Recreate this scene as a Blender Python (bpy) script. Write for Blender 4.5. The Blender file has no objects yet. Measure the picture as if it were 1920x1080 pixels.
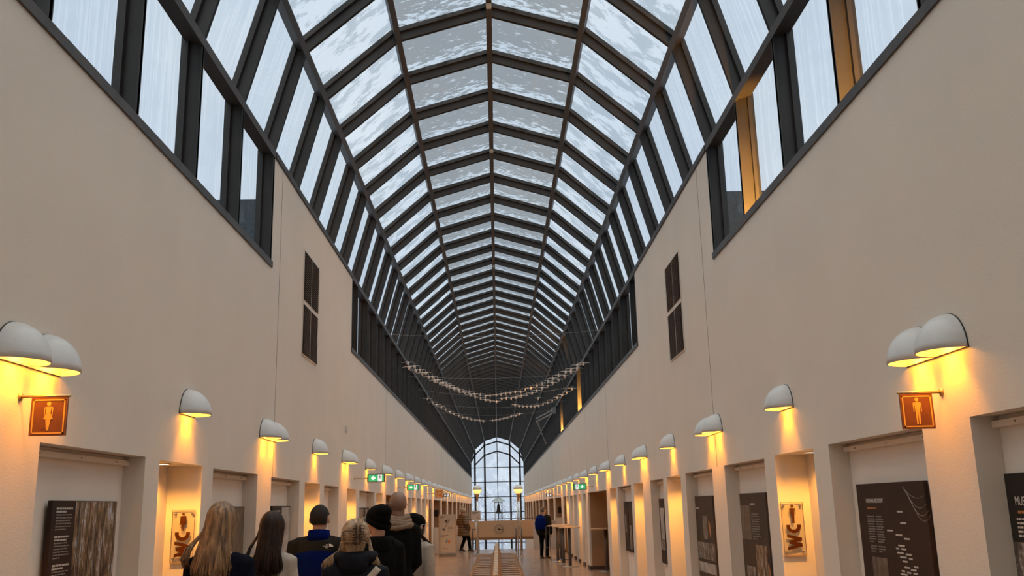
import bpy, bmesh, math, random
from mathutils import Vector, Matrix, noise
from mathutils.bvhtree import BVHTree
random.seed(7)
S = bpy.context.scene
C = S.collection
PI = math.pi

# ------------------------------------------------------------------ camera
cam_d = bpy.data.cameras.new('camera')
cam_d.sensor_width = 36.0
cam_d.lens = 1750.0 / 1920.0 * 36.0
cam_d.clip_end = 600
cam = bpy.data.objects.new('camera', cam_d)
C.objects.link(cam)
EYE = 1.72
Yc = Vector((-26, -409, -1750)).normalized()
s_ = (676 + 409**2 + 1750**2) / (409 - 26*.019)
Zc = Vector((-26 - .019*s_, s_ - 409, -1750)).normalized()
Xc = Yc.cross(Zc)
Rm = Matrix((Xc, Yc, Zc))            # world = Rm @ camera
cam.matrix_world = Matrix.Translation((0, 0, EYE)) @ Rm.to_4x4()
S.camera = cam

# ------------------------------------------------------------------ world, exposure
S.view_settings.view_transform = 'Standard'
S.view_settings.look = 'None'
S.view_settings.gamma = 1.0
S.view_settings.use_curve_mapping = False
S.view_settings.exposure = 0.0
W = bpy.data.worlds.new('overcast_sky'); S.world = W
W.use_nodes = True
nt = W.node_tree; nt.nodes.clear()
o = nt.nodes.new('ShaderNodeOutputWorld'); b = nt.nodes.new('ShaderNodeBackground')
tc = nt.nodes.new('ShaderNodeTexCoord'); nz = nt.nodes.new('ShaderNodeTexNoise')
nz.inputs['Scale'].default_value = 6.0; nz.inputs['Detail'].default_value = 5
rp = nt.nodes.new('ShaderNodeValToRGB')
rp.color_ramp.elements[0].position = .3; rp.color_ramp.elements[0].color = (.64, .74, .86, 1)
rp.color_ramp.elements[1].position = .7; rp.color_ramp.elements[1].color = (.76, .84, .92, 1)
nt.links.new(tc.outputs['Generated'], nz.inputs['Vector'])
nt.links.new(nz.outputs['Fac'], rp.inputs['Fac'])
# overcast sky: brightest overhead, bluish and dimmer towards the horizon
sp = nt.nodes.new('ShaderNodeSeparateXYZ'); nt.links.new(tc.outputs['Generated'], sp.inputs[0])
zr = nt.nodes.new('ShaderNodeMapRange'); zr.interpolation_type = 'SMOOTHSTEP'
zr.inputs[1].default_value = .50; zr.inputs[2].default_value = .90; zr.inputs[3].default_value = 0; zr.inputs[4].default_value = 1
nt.links.new(sp.outputs[2], zr.inputs[0])
mx = nt.nodes.new('ShaderNodeMix'); mx.data_type = 'RGBA'
nt.links.new(zr.outputs[0], mx.inputs[0]); nt.links.new(rp.outputs['Color'], mx.inputs[6])
mx.inputs[7].default_value = (2.72, 2.62, 2.42, 1)
nt.links.new(mx.outputs[2], b.inputs['Color'])
b.inputs['Strength'].default_value = 1.0
nt.links.new(b.outputs[0], o.inputs[0])
LAMP_W = 27.0          # wall lamps
DOWN_W = 48.0          # recess downlights
DEEP_W = 12.0          # fill lights added in the side passages
WARM = (1.0, .345, .02)
WARM2 = (1.0, .43, .055)

# ------------------------------------------------------------------ materials
M = {}
def mat(name, col, rough=.6, metal=0.0, emis=None, estr=0, noise_amt=0, nscale=20, bump=0, bscale=200,
        stretch=None, col2=None, alpha=None, spec=None, sheen=0):
    m = bpy.data.materials.new(name); m.use_nodes = True
    t = m.node_tree; p = t.nodes['Principled BSDF']
    p.inputs['Roughness'].default_value = rough
    p.inputs['Metallic'].default_value = metal
    if spec is not None: p.inputs['Specular IOR Level'].default_value = spec
    if sheen: p.inputs['Sheen Weight'].default_value = sheen
    if emis:
        p.inputs['Emission Color'].default_value = (*emis, 1); p.inputs['Emission Strength'].default_value = estr
    c = t.nodes.new('ShaderNodeTexCoord'); mp = t.nodes.new('ShaderNodeMapping')
    if stretch: mp.inputs['Scale'].default_value = stretch
    t.links.new(c.outputs['Object'], mp.inputs['Vector'])
    n = t.nodes.new('ShaderNodeTexNoise'); n.inputs['Scale'].default_value = nscale; n.inputs['Detail'].default_value = 6
    t.links.new(mp.outputs[0], n.inputs['Vector'])
    r = t.nodes.new('ShaderNodeValToRGB')
    c2 = col2 if col2 else tuple(x*(1-noise_amt) for x in col)
    r.color_ramp.elements[0].position = .35; r.color_ramp.elements[0].color = (*c2, 1)
    r.color_ramp.elements[1].position = .65; r.color_ramp.elements[1].color = (*col, 1)
    t.links.new(n.outputs['Fac'], r.inputs['Fac']); t.links.new(r.outputs[0], p.inputs['Base Color'])
    if bump:
        n2 = t.nodes.new('ShaderNodeTexNoise'); n2.inputs['Scale'].default_value = bscale; n2.inputs['Detail'].default_value = 3
        t.links.new(mp.outputs[0], n2.inputs['Vector'])
        bp = t.nodes.new('ShaderNodeBump'); bp.inputs['Strength'].default_value = bump; bp.inputs['Distance'].default_value = .01
        t.links.new(n2.outputs['Fac'], bp.inputs['Height']); t.links.new(bp.outputs[0], p.inputs['Normal'])
    M[name] = m
    return m
mat('stucco', (.74, .655, .56), .9, noise_amt=.04, nscale=1.2, bump=.10, bscale=80)
mat('stucco_niche', (.86, .765, .665), .9, noise_amt=.04, nscale=2, bump=.1, bscale=80)
mat('joint', (.22, .19, .17), .9, noise_amt=.2)
mat('dark_steel', (.038, .033, .029), .55, .0, noise_amt=.35, nscale=3, bump=.1, bscale=30)
mat('sill_steel', (.075, .06, .052), .5, .0, col2=(.045, .040, .037), nscale=4, bump=.4, bscale=14)
mat('purlin_steel', (.075, .070, .066), .5, col2=(.052, .040, .033), nscale=2.5, stretch=(1, .25, 1))
mat('white_shade', (.66, .66, .65), .35, noise_amt=.04)
mat('rim_black', (.02, .02, .02), .5)
mat('warm_inner', (.9, .82, .66), .5)
mat('bulb', (1, .8, .5), .5, emis=(1.0, .62, .22), estr=7)
mat('globe_glow', (1, .8, .5), .5, emis=(1.0, .60, .16), estr=1.3)
mat('bulb_small', (1, .9, .7), .5, emis=(1.0, .85, .6), estr=14)
mat('board_brown', (.040, .021, .014), .6, spec=.2, noise_amt=.12, nscale=5)
mat('board_black', (.018, .016, .014), .6, spec=.2, noise_amt=.12, nscale=5)
mat('board_taupe', (.075, .048, .033), .6, spec=.2, noise_amt=.15, nscale=4)
mat('print_light', (.55, .50, .45), .6)
mat('print_dim', (.26, .22, .19), .6)
mat('print_orange', (.42, .17, .05), .6)
mat('paper', (.52, .45, .38), .6, noise_amt=.03)
mat('ink', (.06, .05, .05), .6)
mat('ink_blue', (.12, .25, .42), .6)
mat('ink_orange', (.55, .17, .04), .6)
mat('sign_brown', (.15, .040, .008), .5, noise_amt=.15)
mat('sign_yellow', (.62, .34, .06), .45)
mat('pictogram_brown', (.07, .018, .002), .8, spec=.1)
mat('brass', (.62, .42, .20), .3, .8)
mat('chrome', (.62, .60, .58), .22, 1.0)
mat('steel_grey', (.30, .29, .28), .35, .8)
mat('pole_dark', (.13, .11, .10), .4, .4)
mat('exit_green', (.02, .36, .12), .4, emis=(.03, .45, .16), estr=.75)
mat('exit_white', (.8, .85, .8), .4, emis=(.9, .95, 1.0), estr=.85)
mat('case_grey', (.20, .20, .20), .4)
mat('oak', (.38, .185, .065), .35, col2=(.22, .10, .035), nscale=9, stretch=(1, 6, 1), bump=.1)
mat('oak_light', (.62, .42, .24), .32, col2=(.45, .28, .14), nscale=8, stretch=(3, 1, 3))
mat('door_wood', (.42, .20, .035), .5, noise_amt=.25, stretch=(6, 6, .6))
mat('screen_black', (.02, .012, .01), .3)
mat('bridge_beige', (.62, .41, .25), .7, noise_amt=.05)
mat('parapet_white', (.62, .56, .50), .8, noise_amt=.05)
mat('bell_bronze', (.035, .035, .032), .4, .6)
mat('copper_roof', (.30, .36, .37), .5)
mat('bird_wood', (.80, .66, .55), .6, noise_amt=.1)
mat('wire', (.32, .31, .30), .5)
mat('base_dark', (.06, .04, .03), .5)
mat('vent_slat', (.24, .155, .115), .5)
mat('plaster_shade_tint', (.40, .24, .135), .9, noise_amt=.08, nscale=3)  # beige passage plaster with its dim warm lamplight put into the colour
mat('vent_dark', (.05, .035, .028), .7)
mat('slate', (.07, .085, .10), .8, noise_amt=.3)
mat('snow', (.30, .34, .40), .9)
mat('frosted_twigs', (.82, .87, .94), .9, noise_amt=.25, nscale=4)
mat('birch_bark', (.66, .70, .76), .9, noise_amt=.4, nscale=8)
mat('skin', (.52, .30, .21), .55, noise_amt=.08)
mat('skin_tan', (.25, .145, .10), .5, noise_amt=.12, nscale=30)
mat('lips', (.42, .16, .12), .5)
mat('eye_white', (.8, .8, .78), .2)
mat('eye_dark', (.02, .015, .01), .15)
mat('hair_blond', (.34, .20, .10), .42, col2=(.10, .055, .028), nscale=45, stretch=(1, 1, .06))
mat('hair_ash', (.48, .33, .20), .45, col2=(.20, .115, .055), nscale=40, stretch=(1, 1, .3))
mat('hair_dark', (.030, .012, .0065), .5, col2=(.012, .005, .003), nscale=45, stretch=(1, 1, .06), spec=.25)
mat('hair_short', (.016, .008, .005), .75, noise_amt=.5, nscale=150, bump=.8, bscale=400)
mat('stubble', (.15, .09, .065), .6, noise_amt=.3, nscale=200)
mat('navy', (.0045, .0055, .013), .95, noise_amt=.3, nscale=60, bump=.2, bscale=300, spec=.1)
mat('navy_coat', (.0045, .005, .010), .8, noise_amt=.3, nscale=20, spec=.2)
mat('cream', (.42, .36, .30), .9, noise_amt=.12, nscale=40, bump=.3, bscale=250)
mat('royal', (.0008, .007, .085), .95, noise_amt=.1, spec=.08)
mat('charcoal', (.017, .016, .014), .9, noise_amt=.25, nscale=50, spec=.1)
mat('black_cloth', (.0025, .0025, .0025), .9, noise_amt=.3, spec=.12)
mat('black_knit', (.004, .0036, .0034), .95, noise_amt=.3, nscale=90, bump=.6, bscale=300, spec=.12)
mat('taupe_scarf', (.27, .18, .12), .9, noise_amt=.25, nscale=30, bump=.4, bscale=160)
mat('puffer', (.17, .095, .042), .5, noise_amt=.15)
mat('pompom', (.62, .45, .30), .95, noise_amt=.35, nscale=60, bump=.8, bscale=80)
mat('strap_beige', (.40, .32, .25), .7)
mat('boot', (.05, .03, .02), .6)
mat('sole', (.25, .2, .15), .7)
mat('logo_white', (.8, .8, .78), .5)
mat('clip_brown', (.05, .025, .015), .25)

def floor_material():
    m = bpy.data.materials.new('floor_tile'); m.use_nodes = True; t = m.node_tree
    p = t.nodes['Principled BSDF']
    c = t.nodes.new('ShaderNodeTexCoord')
    br = t.nodes.new('ShaderNodeTexBrick')
    br.inputs['Scale'].default_value = 1.0
    br.inputs['Brick Width'].default_value = .6; br.inputs['Row Height'].default_value = .6
    br.inputs['Mortar Size'].default_value = .006; br.offset = 0
    br.inputs['Color1'].default_value = (.31, .205, .14, 1); br.inputs['Color2'].default_value = (.25, .165, .115, 1)
    br.inputs['Mortar'].default_value = (.36, .27, .2, 1)
    t.links.new(c.outputs['Object'], br.inputs['Vector'])
    t.links.new(br.outputs['Color'], p.inputs['Base Color'])
    n = t.nodes.new('ShaderNodeTexNoise'); n.inputs['Scale'].default_value = 3
    mr = t.nodes.new('ShaderNodeMapRange'); mr.inputs[3].default_value = .14; mr.inputs[4].default_value = .30
    t.links.new(c.outputs['Object'], n.inputs['Vector']); t.links.new(n.outputs['Fac'], mr.inputs[0])
    t.links.new(mr.outputs[0], p.inputs['Roughness'])
    M['floor'] = m
floor_material()

def glass_material(name, clear, snowy, snow_amt, scale, stretch, gloss=.06, edge=0):
    """thin pane: mostly clear, with frost / melting snow lying on it in patches"""
    m = bpy.data.materials.new(name); m.use_nodes = True; t = m.node_tree; t.nodes.clear()
    out = t.nodes.new('ShaderNodeOutputMaterial')
    c = t.nodes.new('ShaderNodeTexCoord'); mp = t.nodes.new('ShaderNodeMapping'); mp.inputs['Scale'].default_value = stretch
    t.links.new(c.outputs['Object'], mp.inputs['Vector'])
    n = t.nodes.new('ShaderNodeTexNoise'); n.inputs['Scale'].default_value = scale; n.inputs['Detail'].default_value = 8
    n.inputs['Roughness'].default_value = .65
    t.links.new(mp.outputs[0], n.inputs['Vector'])
    r = t.nodes.new('ShaderNodeValToRGB')
    r.color_ramp.elements[0].position = snow_amt; r.color_ramp.elements[0].color = (*snowy, 1)
    r.color_ramp.elements[1].position = snow_amt + .07; r.color_ramp.elements[1].color = (*clear, 1)
    if edge:                                            # slush gathers along the lower edge of every pane
        sx_ = t.nodes.new('ShaderNodeSeparateXYZ'); t.links.new(c.outputs['Object'], sx_.inputs[0])
        md = t.nodes.new('ShaderNodeMath'); md.operation = 'FLOORED_MODULO'; md.inputs[1].default_value = 3.7
        t.links.new(sx_.outputs[1], md.inputs[0])
        mr = t.nodes.new('ShaderNodeMapRange'); mr.inputs[1].default_value = .75; mr.inputs[2].default_value = 1.12
        mr.inputs[3].default_value = 0; mr.inputs[4].default_value = edge; t.links.new(md.outputs[0], mr.inputs[0])
        ad = t.nodes.new('ShaderNodeMath'); t.links.new(n.outputs['Fac'], ad.inputs[0]); t.links.new(mr.outputs[0], ad.inputs[1])
        t.links.new(ad.outputs[0], r.inputs['Fac'])
    else:
        t.links.new(n.outputs['Fac'], r.inputs['Fac'])
    tr = t.nodes.new('ShaderNodeBsdfTransparent'); t.links.new(r.outputs[0], tr.inputs['Color'])
    g = t.nodes.new('ShaderNodeBsdfGlossy'); g.inputs['Roughness'].default_value = .05
    g.inputs['Color'].default_value = (.9, .95, 1, 1)
    fr = t.nodes.new('ShaderNodeLayerWeight'); fr.inputs['Blend'].default_value = .25
    ml = t.nodes.new('ShaderNodeMath'); ml.operation = 'MULTIPLY'; ml.inputs[1].default_value = gloss*5
    t.links.new(fr.outputs['Fresnel'], ml.inputs[0])
    mx = t.nodes.new('ShaderNodeMixShader')
    t.links.new(ml.outputs[0], mx.inputs[0]); t.links.new(tr.outputs[0], mx.inputs[1]); t.links.new(g.outputs[0], mx.inputs[2])
    t.links.new(mx.outputs[0], out.inputs[0])
    M[name] = m
glass_material('glass_side', (.90, .93, .95), (.80, .84, .87), .50, 7, (.2, 3.5, .12), .05)
glass_material('glass_haunch', (.95, .97, .98), (.66, .70, .72), .46, 2.3, (1, 1.6, 1), .04)
glass_material('glass_top', (.86, .90, .92), (.44, .445, .435), .585, 11, (.55, 1.25, 1), .06, edge=.15)
glass_material('glass_end', (.97, .98, .99), (.88, .90, .93), .50, 1.5, (1, 1, 1), .02)
def plexi():
    m = bpy.data.materials.new('acrylic'); m.use_nodes = True; t = m.node_tree; t.nodes.clear()
    out = t.nodes.new('ShaderNodeOutputMaterial'); tr = t.nodes.new('ShaderNodeBsdfTransparent')
    tr.inputs['Color'].default_value = (.93, .92, .88, 1)
    g = t.nodes.new('ShaderNodeBsdfGlossy'); g.inputs['Roughness'].default_value = .08
    mx = t.nodes.new('ShaderNodeMixShader'); mx.inputs[0].default_value = .06
    t.links.new(tr.outputs[0], mx.inputs[1]); t.links.new(g.outputs[0], mx.inputs[2]); t.links.new(mx.outputs[0], out.inputs[0])
    M['acrylic'] = m
plexi()
def photo_material(name, cols, scale, stretch):
    m = bpy.data.materials.new(name); m.use_nodes = True; t = m.node_tree; p = t.nodes['Principled BSDF']
    c = t.nodes.new('ShaderNodeTexCoord'); mp = t.nodes.new('ShaderNodeMapping'); mp.inputs['Scale'].default_value = stretch
    t.links.new(c.outputs['Object'], mp.inputs['Vector'])
    n = t.nodes.new('ShaderNodeTexNoise'); n.inputs['Scale'].default_value = scale; n.inputs['Detail'].default_value = 7
    n.inputs['Roughness'].default_value = .75
    t.links.new(mp.outputs[0], n.inputs['Vector'])
    r = t.nodes.new('ShaderNodeValToRGB'); e = r.color_ramp.elements
    k = len(cols)
    e[0].position = .40; e[0].color = (*cols[0], 1); e[1].position = .62; e[1].color = (*cols[-1], 1)
    for i in range(1, k-1):
        q = e.new(.40 + .22*i/(k-1)); q.color = (*cols[i], 1)
    t.links.new(n.outputs['Fac'], r.inputs['Fac']); t.links.new(r.outputs[0], p.inputs['Base Color'])
    p.inputs['Roughness'].default_value = .4
    M[name] = m
photo_material('photo_forest', [(.035, .022, .014), (.14, .075, .035), (.30, .19, .10), (.46, .49, .54)], 7, (2.2, 2.2, .8))
photo_material('photo_undergrowth', [(.05, .03, .015), (.22, .11, .045), (.42, .24, .10)], 12, (1, 1, 1.4))
photo_material('photo_grey', [(.04, .03, .025), (.14, .11, .09), (.45, .42, .40)], 9, (1.5, 1.5, 1))
photo_material('photo_dim', [(.05, .035, .025), (.10, .07, .05), (.22, .16, .11)], 7, (3, 3, .8))
photo_material('photo_pale', [(.22, .2, .18), (.42, .39, .36), (.55, .52, .48)], 5, (1, 1, 1))

# ------------------------------------------------------------------ object helpers
def obj(name, bm, m, parent=None, smooth=False, norm=True):
    me = bpy.data.meshes.new(name)
    if norm: bmesh.ops.recalc_face_normals(bm, faces=bm.faces)
    bm.to_mesh(me); bm.free()
    for x in (m if isinstance(m, (list, tuple)) else [m]):
        me.materials.append(M[x] if isinstance(x, str) else x)
    if smooth:
        for f in me.polygons: f.use_smooth = True
    ob = bpy.data.objects.new(name, me); C.objects.link(ob)
    if parent: ob.parent = parent
    return ob
def thing(name, label, cat, loc=(0, 0, 0), rotz=0, group=None):
    e = bpy.data.objects.new(name, None); C.objects.link(e)
    e.empty_display_size = .1
    e.location = loc; e.rotation_euler = (0, 0, rotz); tag(e, label, cat, group)
    return e
def tag(ob, label, cat, group=None):
    ob['label'] = label; ob['category'] = cat
    if group: ob['group'] = group
    return ob
def struct(ob): ob['kind'] = 'structure'; return ob
def structE(name):
    e = bpy.data.objects.new(name, None); C.objects.link(e); e['kind'] = 'structure'; return e
def copy_tree(root, loc=None, rotz=None, label=None, group=None):
    r = root.copy(); C.objects.link(r)
    if loc is not None: r.location = loc
    if rotz is not None: r.rotation_euler = (0, 0, rotz)
    if label: r['label'] = label
    if group: r['group'] = group
    for ch in list(root.children):
        c = ch.copy(); C.objects.link(c); c.parent = r
        for g in list(ch.children):
            d = g.copy(); C.objects.link(d); d.parent = c
    return r
def add_box(bm, x0, x1, y0, y1, z0, z1, mi=0):
    vs = [bm.verts.new(p) for p in ((x0,y0,z0),(x1,y0,z0),(x1,y1,z0),(x0,y1,z0),(x0,y0,z1),(x1,y0,z1),(x1,y1,z1),(x0,y1,z1))]
    for q in ((0,1,2,3),(4,5,6,7),(0,1,5,4),(1,2,6,5),(2,3,7,6),(3,0,4,7)):
        f = bm.faces.new([vs[i] for i in q]); f.material_index = mi
    return vs
def bx(*a):
    bm = bmesh.new(); add_box(bm, *a); return bm
def bevelled(bm, w=.004, seg=2):
    bmesh.ops.bevel(bm, geom=list(bm.edges), offset=w, segments=seg, affect='EDGES'); return bm
def frame_of(d, hint=None):
    d = d.normalized(); h = hint if hint is not None else Vector((0, 0, 1))
    if abs(d.dot(h)) > .95: h = Vector((0, 1, 0)) if abs(d.y) < .9 else Vector((1, 0, 0))
    a = d.cross(h).normalized(); b = a.cross(d).normalized()
    return a, b
def add_tube(bm, pts, rad, seg=8, caps=True, hint=None, round_ends=False, mi=0):
    pts = [Vector(p) for p in pts]
    if not isinstance(rad, (list, tuple)): rad = [rad]*len(pts)
    rad = [(r, r) if not isinstance(r, (list, tuple)) else r for r in rad]
    if round_ends:
        d0 = (pts[0]-pts[1]).normalized(); d1 = (pts[-1]-pts[-2]).normalized()
        r0 = rad[0]; r1 = rad[-1]; m0 = min(r0); m1 = min(r1)
        pre = [(pts[0]+d0*m0*s, (r0[0]*c, r0[1]*c)) for s, c in ((.95, .3), (.7, .7), (.35, .93))]
        post = [(pts[-1]+d1*m1*s, (r1[0]*c, r1[1]*c)) for s, c in ((.35, .93), (.7, .7), (.95, .3))]
        pts = [p for p, _ in pre]+pts+[p for p, _ in post]; rad = [r for _, r in pre]+rad+[r for _, r in post]
    rings = []; n = len(pts); pa = None
    for i, p in enumerate(pts):
        d = (pts[min(i+1, n-1)]-pts[max(i-1, 0)])
        if d.length < 1e-9: d = Vector((0, 0, 1))
        d.normalize()
        if pa is None: a, b_ = frame_of(d, hint)
        else:
            a = (pa - d*pa.dot(d)).normalized(); b_ = a.cross(d).normalized()
        pa = a
        rings.append([bm.verts.new(p + a*(math.cos(2*PI*k/seg)*rad[i][0]) + b_*(math.sin(2*PI*k/seg)*rad[i][1])) for k in range(seg)])
    for i in range(n-1):
        for k in range(seg):
            f = bm.faces.new((rings[i][k], rings[i][(k+1) % seg], rings[i+1][(k+1) % seg], rings[i+1][k])); f.material_index = mi
    if caps:
        for r in (rings[0], rings[-1]):
            f = bm.faces.new(r); f.material_index = mi
    return rings
def add_loft(bm, rings, seg=20, e=2.0, mi=0):
    """rings: (cx, cy, z, rx, ry)"""
    rs = []
    for cx, cy, z, rx, ry in rings:
        L = []
        for k in range(seg):
            t = 2*PI*k/seg; c, s = math.cos(t), math.sin(t)
            L.append(bm.verts.new((cx+rx*math.copysign(abs(c)**(2/e), c), cy+ry*math.copysign(abs(s)**(2/e), s), z)))
        rs.append(L)
    for i in range(len(rs)-1):
        for k in range(seg):
            f = bm.faces.new((rs[i][k], rs[i][(k+1) % seg], rs[i+1][(k+1) % seg], rs[i+1][k])); f.material_index = mi
    for r in (rs[0], rs[-1]): bm.faces.new(r).material_index = mi
def add_ell(bm, c, r, mtx=None, seg=16, rings=10, mi=0):
    base = len(bm.verts)
    out = bmesh.ops.create_uvsphere(bm, u_segments=seg, v_segments=rings, radius=1)
    T = Matrix.Translation(c) @ (mtx.to_4x4() if mtx is not None else Matrix.Identity(4)) @ Matrix.Diagonal((r[0], r[1], r[2], 1))
    bmesh.ops.transform(bm, matrix=T, verts=out['verts'])
    if mi:
        for v in out['verts']:
            for f in v.link_faces: f.material_index = mi
def add_lathe(bm, prof, seg=24, c=(0, 0, 0), closed=False):
    rs = []
    for r, z in prof:
        rs.append([bm.verts.new((c[0]+r*math.cos(2*PI*k/seg), c[1]+r*math.sin(2*PI*k/seg), c[2]+z)) for k in range(seg)])
    for i in range(len(rs)-1):
        for k in range(seg):
            bm.faces.new((rs[i][k], rs[i][(k+1) % seg], rs[i+1][(k+1) % seg], rs[i+1][k]))
    for r in (rs[0], rs[-1]):
        try: bm.faces.new(r)
        except Exception: pass
def poly_plate(bm, pts, y0, y1, mi=0):
    """flat outline in x,z thickened in y"""
    a = [bm.verts.new((x, y0, z)) for x, z in pts]; c = [bm.verts.new((x, y1, z)) for x, z in pts]
    bm.faces.new(a).material_index = mi; bm.faces.new(c[::-1]).material_index = mi
    n = len(pts)
    for i in range(n): bm.faces.new((a[i], a[(i+1) % n], c[(i+1) % n], c[i])).material_index = mi
def text_obj(name, s, size, m, parent, loc, ang=0, extrude=.001, align='LEFT', squeeze=1.0):
    cu = bpy.data.curves.new(name, 'FONT'); cu.body = s; cu.size = size; cu.extrude = extrude; cu.align_x = align
    cu.resolution_u = 3
    tmp = bpy.data.objects.new(name, cu)
    me = bpy.data.meshes.new_from_object(tmp)
    bpy.data.objects.remove(tmp)
    T = Matrix.Translation(loc) @ Matrix.Rotation(PI/2, 4, 'X') @ Matrix.Rotation(ang, 4, 'Z') @ Matrix.Diagonal((squeeze, 1, 1, 1))
    me.transform(T); me.materials.clear(); me.materials.append(M[m])
    ob = bpy.data.objects.new(name, me); C.objects.link(ob); ob.parent = parent
    return ob
def text_lines(bm, x, z, w, n, lh, th, rnd, y=-.003, fill=.93):
    for i in range(n):
        xx = x; end = x + w*(rnd.uniform(.8, 1) if i < n-1 else rnd.uniform(.4, .8))
        while xx < end-.004:
            ww = min(rnd.uniform(.012, .045), end-xx)
            add_box(bm, xx, xx+ww*fill, y-.0008, y, z-i*lh-th, z-i*lh)
            xx += ww+.004

# ------------------------------------------------------------------ building geometry constants
HW = 2.45              # half width of the hall
SILL = 4.37
YB, YE = -4.0, 89.5    # back and far ends
def head(y):           # door-head height drops slightly along the hall
    return 2.115 - .0052*max(0, min(y, 26)-5)
D_POST, D_LIT, D_DEEP = .15, .28, 2.6
openL = [(5.10,6.64,'p'),(6.92,7.93,'l'),(8.23,9.75,'p'),(10.35,11.83,'p'),(12.16,13.19,'l'),(13.51,14.73,'p'),
         (15.57,16.57,'l'),(16.95,19.0,'p'),(19.3,20.3,'l'),(20.95,25.2,'d'),(26.1,26.95,'p'),(27.3,28.5,'l'),
         (29.1,30.3,'p'),(30.9,32.2,'p'),(32.6,33.7,'l'),(34.0,35.4,'d')]
openR = [(3.3,4.825,'p'),(5.385,6.956,'p'),(7.30,8.34,'l'),(8.67,10.22,'p'),(10.82,12.38,'p'),(12.72,13.77,'l'),
         (14.09,15.28,'p'),(16.08,17.17,'l'),(17.52,19.49,'p'),(19.76,20.9,'l'),(21.53,26.04,'d'),(26.7,27.5,'p'),
         (28.2,29.2,'l'),(29.8,30.9,'p'),(31.4,32.5,'p'),(33.2,34.2,'l'),(34.5,35.9,'d')]
for L_ in (openL, openR):
    y = 36.62 if L_ is openL else 37.08
    while y < 86:
        L_.append((y, y+4.33, 'd')); y += 5.21

# ------------------------------------------------------------------ floor, ground
def build_floor():
    bm = bmesh.new()
    add_box(bm, -5.6, 5.6, YB-.3, 39.6, -.25, 0)
    f = struct(obj('floor', bm, 'floor'))
    bm = bmesh.new()
    for sx in (-1, 1):
        add_box(bm, *(sorted((sx*HW, sx*5.6))), 39.6, YE, -.25, 0)
    struct(obj('floor', bm, 'floor'))
    bm = bmesh.new(); add_box(bm, -5.6, 5.6, 39.6, YE+.3, -3.3, -3.05)
    struct(obj('floor', bm, 'floor'))
    bm = bmesh.new()                                   # stair flight going down to the lower landing
    n = 18
    for i in range(n):
        add_box(bm, -1.38, 1.38, 39.6+i*.32, 39.6+(i+1)*.32+.02, -3.0, -(i+1)*3.05/ (n+1))
    st = obj('staircase', bm, 'floor'); struct(st)
    bm = bmesh.new(); add_box(bm, -150, 150, -80, 300, -3.8, -3.5)
    struct(obj('ground', bm, 'snow'))
build_floor()

# ------------------------------------------------------------------ side walls
def wall(side, opens, name):
    bm = bmesh.new()
    sx = -1 if side < 0 else 1
    def B(xa, xb, y0, y1, z0, z1, mi=0):
        add_box(bm, *sorted((sx*xa, sx*xb)), y0, y1, z0, z1, mi)
    T = .30
    y = YB
    for (y0, y1, k) in opens + [(YE, YE, None)]:
        if y0 > y+1e-6:
            if y >= 39.6 or y0 > 39.6:
                B(HW, HW+T, y, y0, -3.05, head((y+y0)/2))
            else:
                B(HW, HW+T, y, y0, 0, head((y+y0)/2))
        if k is None: break
        h = head((y0+y1)/2)
        if k in 'pl':
            d = D_POST if k == 'p' else D_LIT
            B(HW+d, HW+d+.12, y0-.06, y1+.06, 0, h+.1, 1 if k == 'p' else 0)
        else:
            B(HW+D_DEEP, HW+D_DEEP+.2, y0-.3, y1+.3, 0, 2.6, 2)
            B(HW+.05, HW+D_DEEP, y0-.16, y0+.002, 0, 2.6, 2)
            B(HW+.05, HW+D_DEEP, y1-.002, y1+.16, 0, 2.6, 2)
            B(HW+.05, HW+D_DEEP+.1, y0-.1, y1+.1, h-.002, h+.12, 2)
            if y1 > 39.6: B(HW, HW+.3, max(y0, 39.6), y1, -3.05, -.001)
        y = y1
    # lintel and upper wall, bottoms following the door heads
    ys = [YB] + [v for o_ in opens for v in o_[:2]] + [YE]
    for a, b2 in zip(ys[:-1], ys[1:]):
        if b2-a < 1e-6: continue
        x0, x1 = sorted((sx*HW, sx*(HW+T)))
        vs = add_box(bm, x0, x1, a, b2, 0, SILL)
        zz = (head((a+b2)/2), head((a+b2)/2))
        vs[0].co.z = vs[1].co.z = zz[0]; vs[2].co.z = vs[3].co.z = zz[1]
    B(HW, HW+.135, 10.0, 15.74, SILL, 5.66)            # tall solid bay
    return struct(obj(name, bm, ['stucco', 'stucco_niche', 'plaster_shade_tint']))
wall(-1, openL, 'wall_left'); wall(1, openR, 'wall_right')
bm = bmesh.new(); add_box(bm, -5.6, 5.6, YB-.3, YB, -.25, 9); struct(obj('wall_back', bm, 'stucco'))
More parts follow.
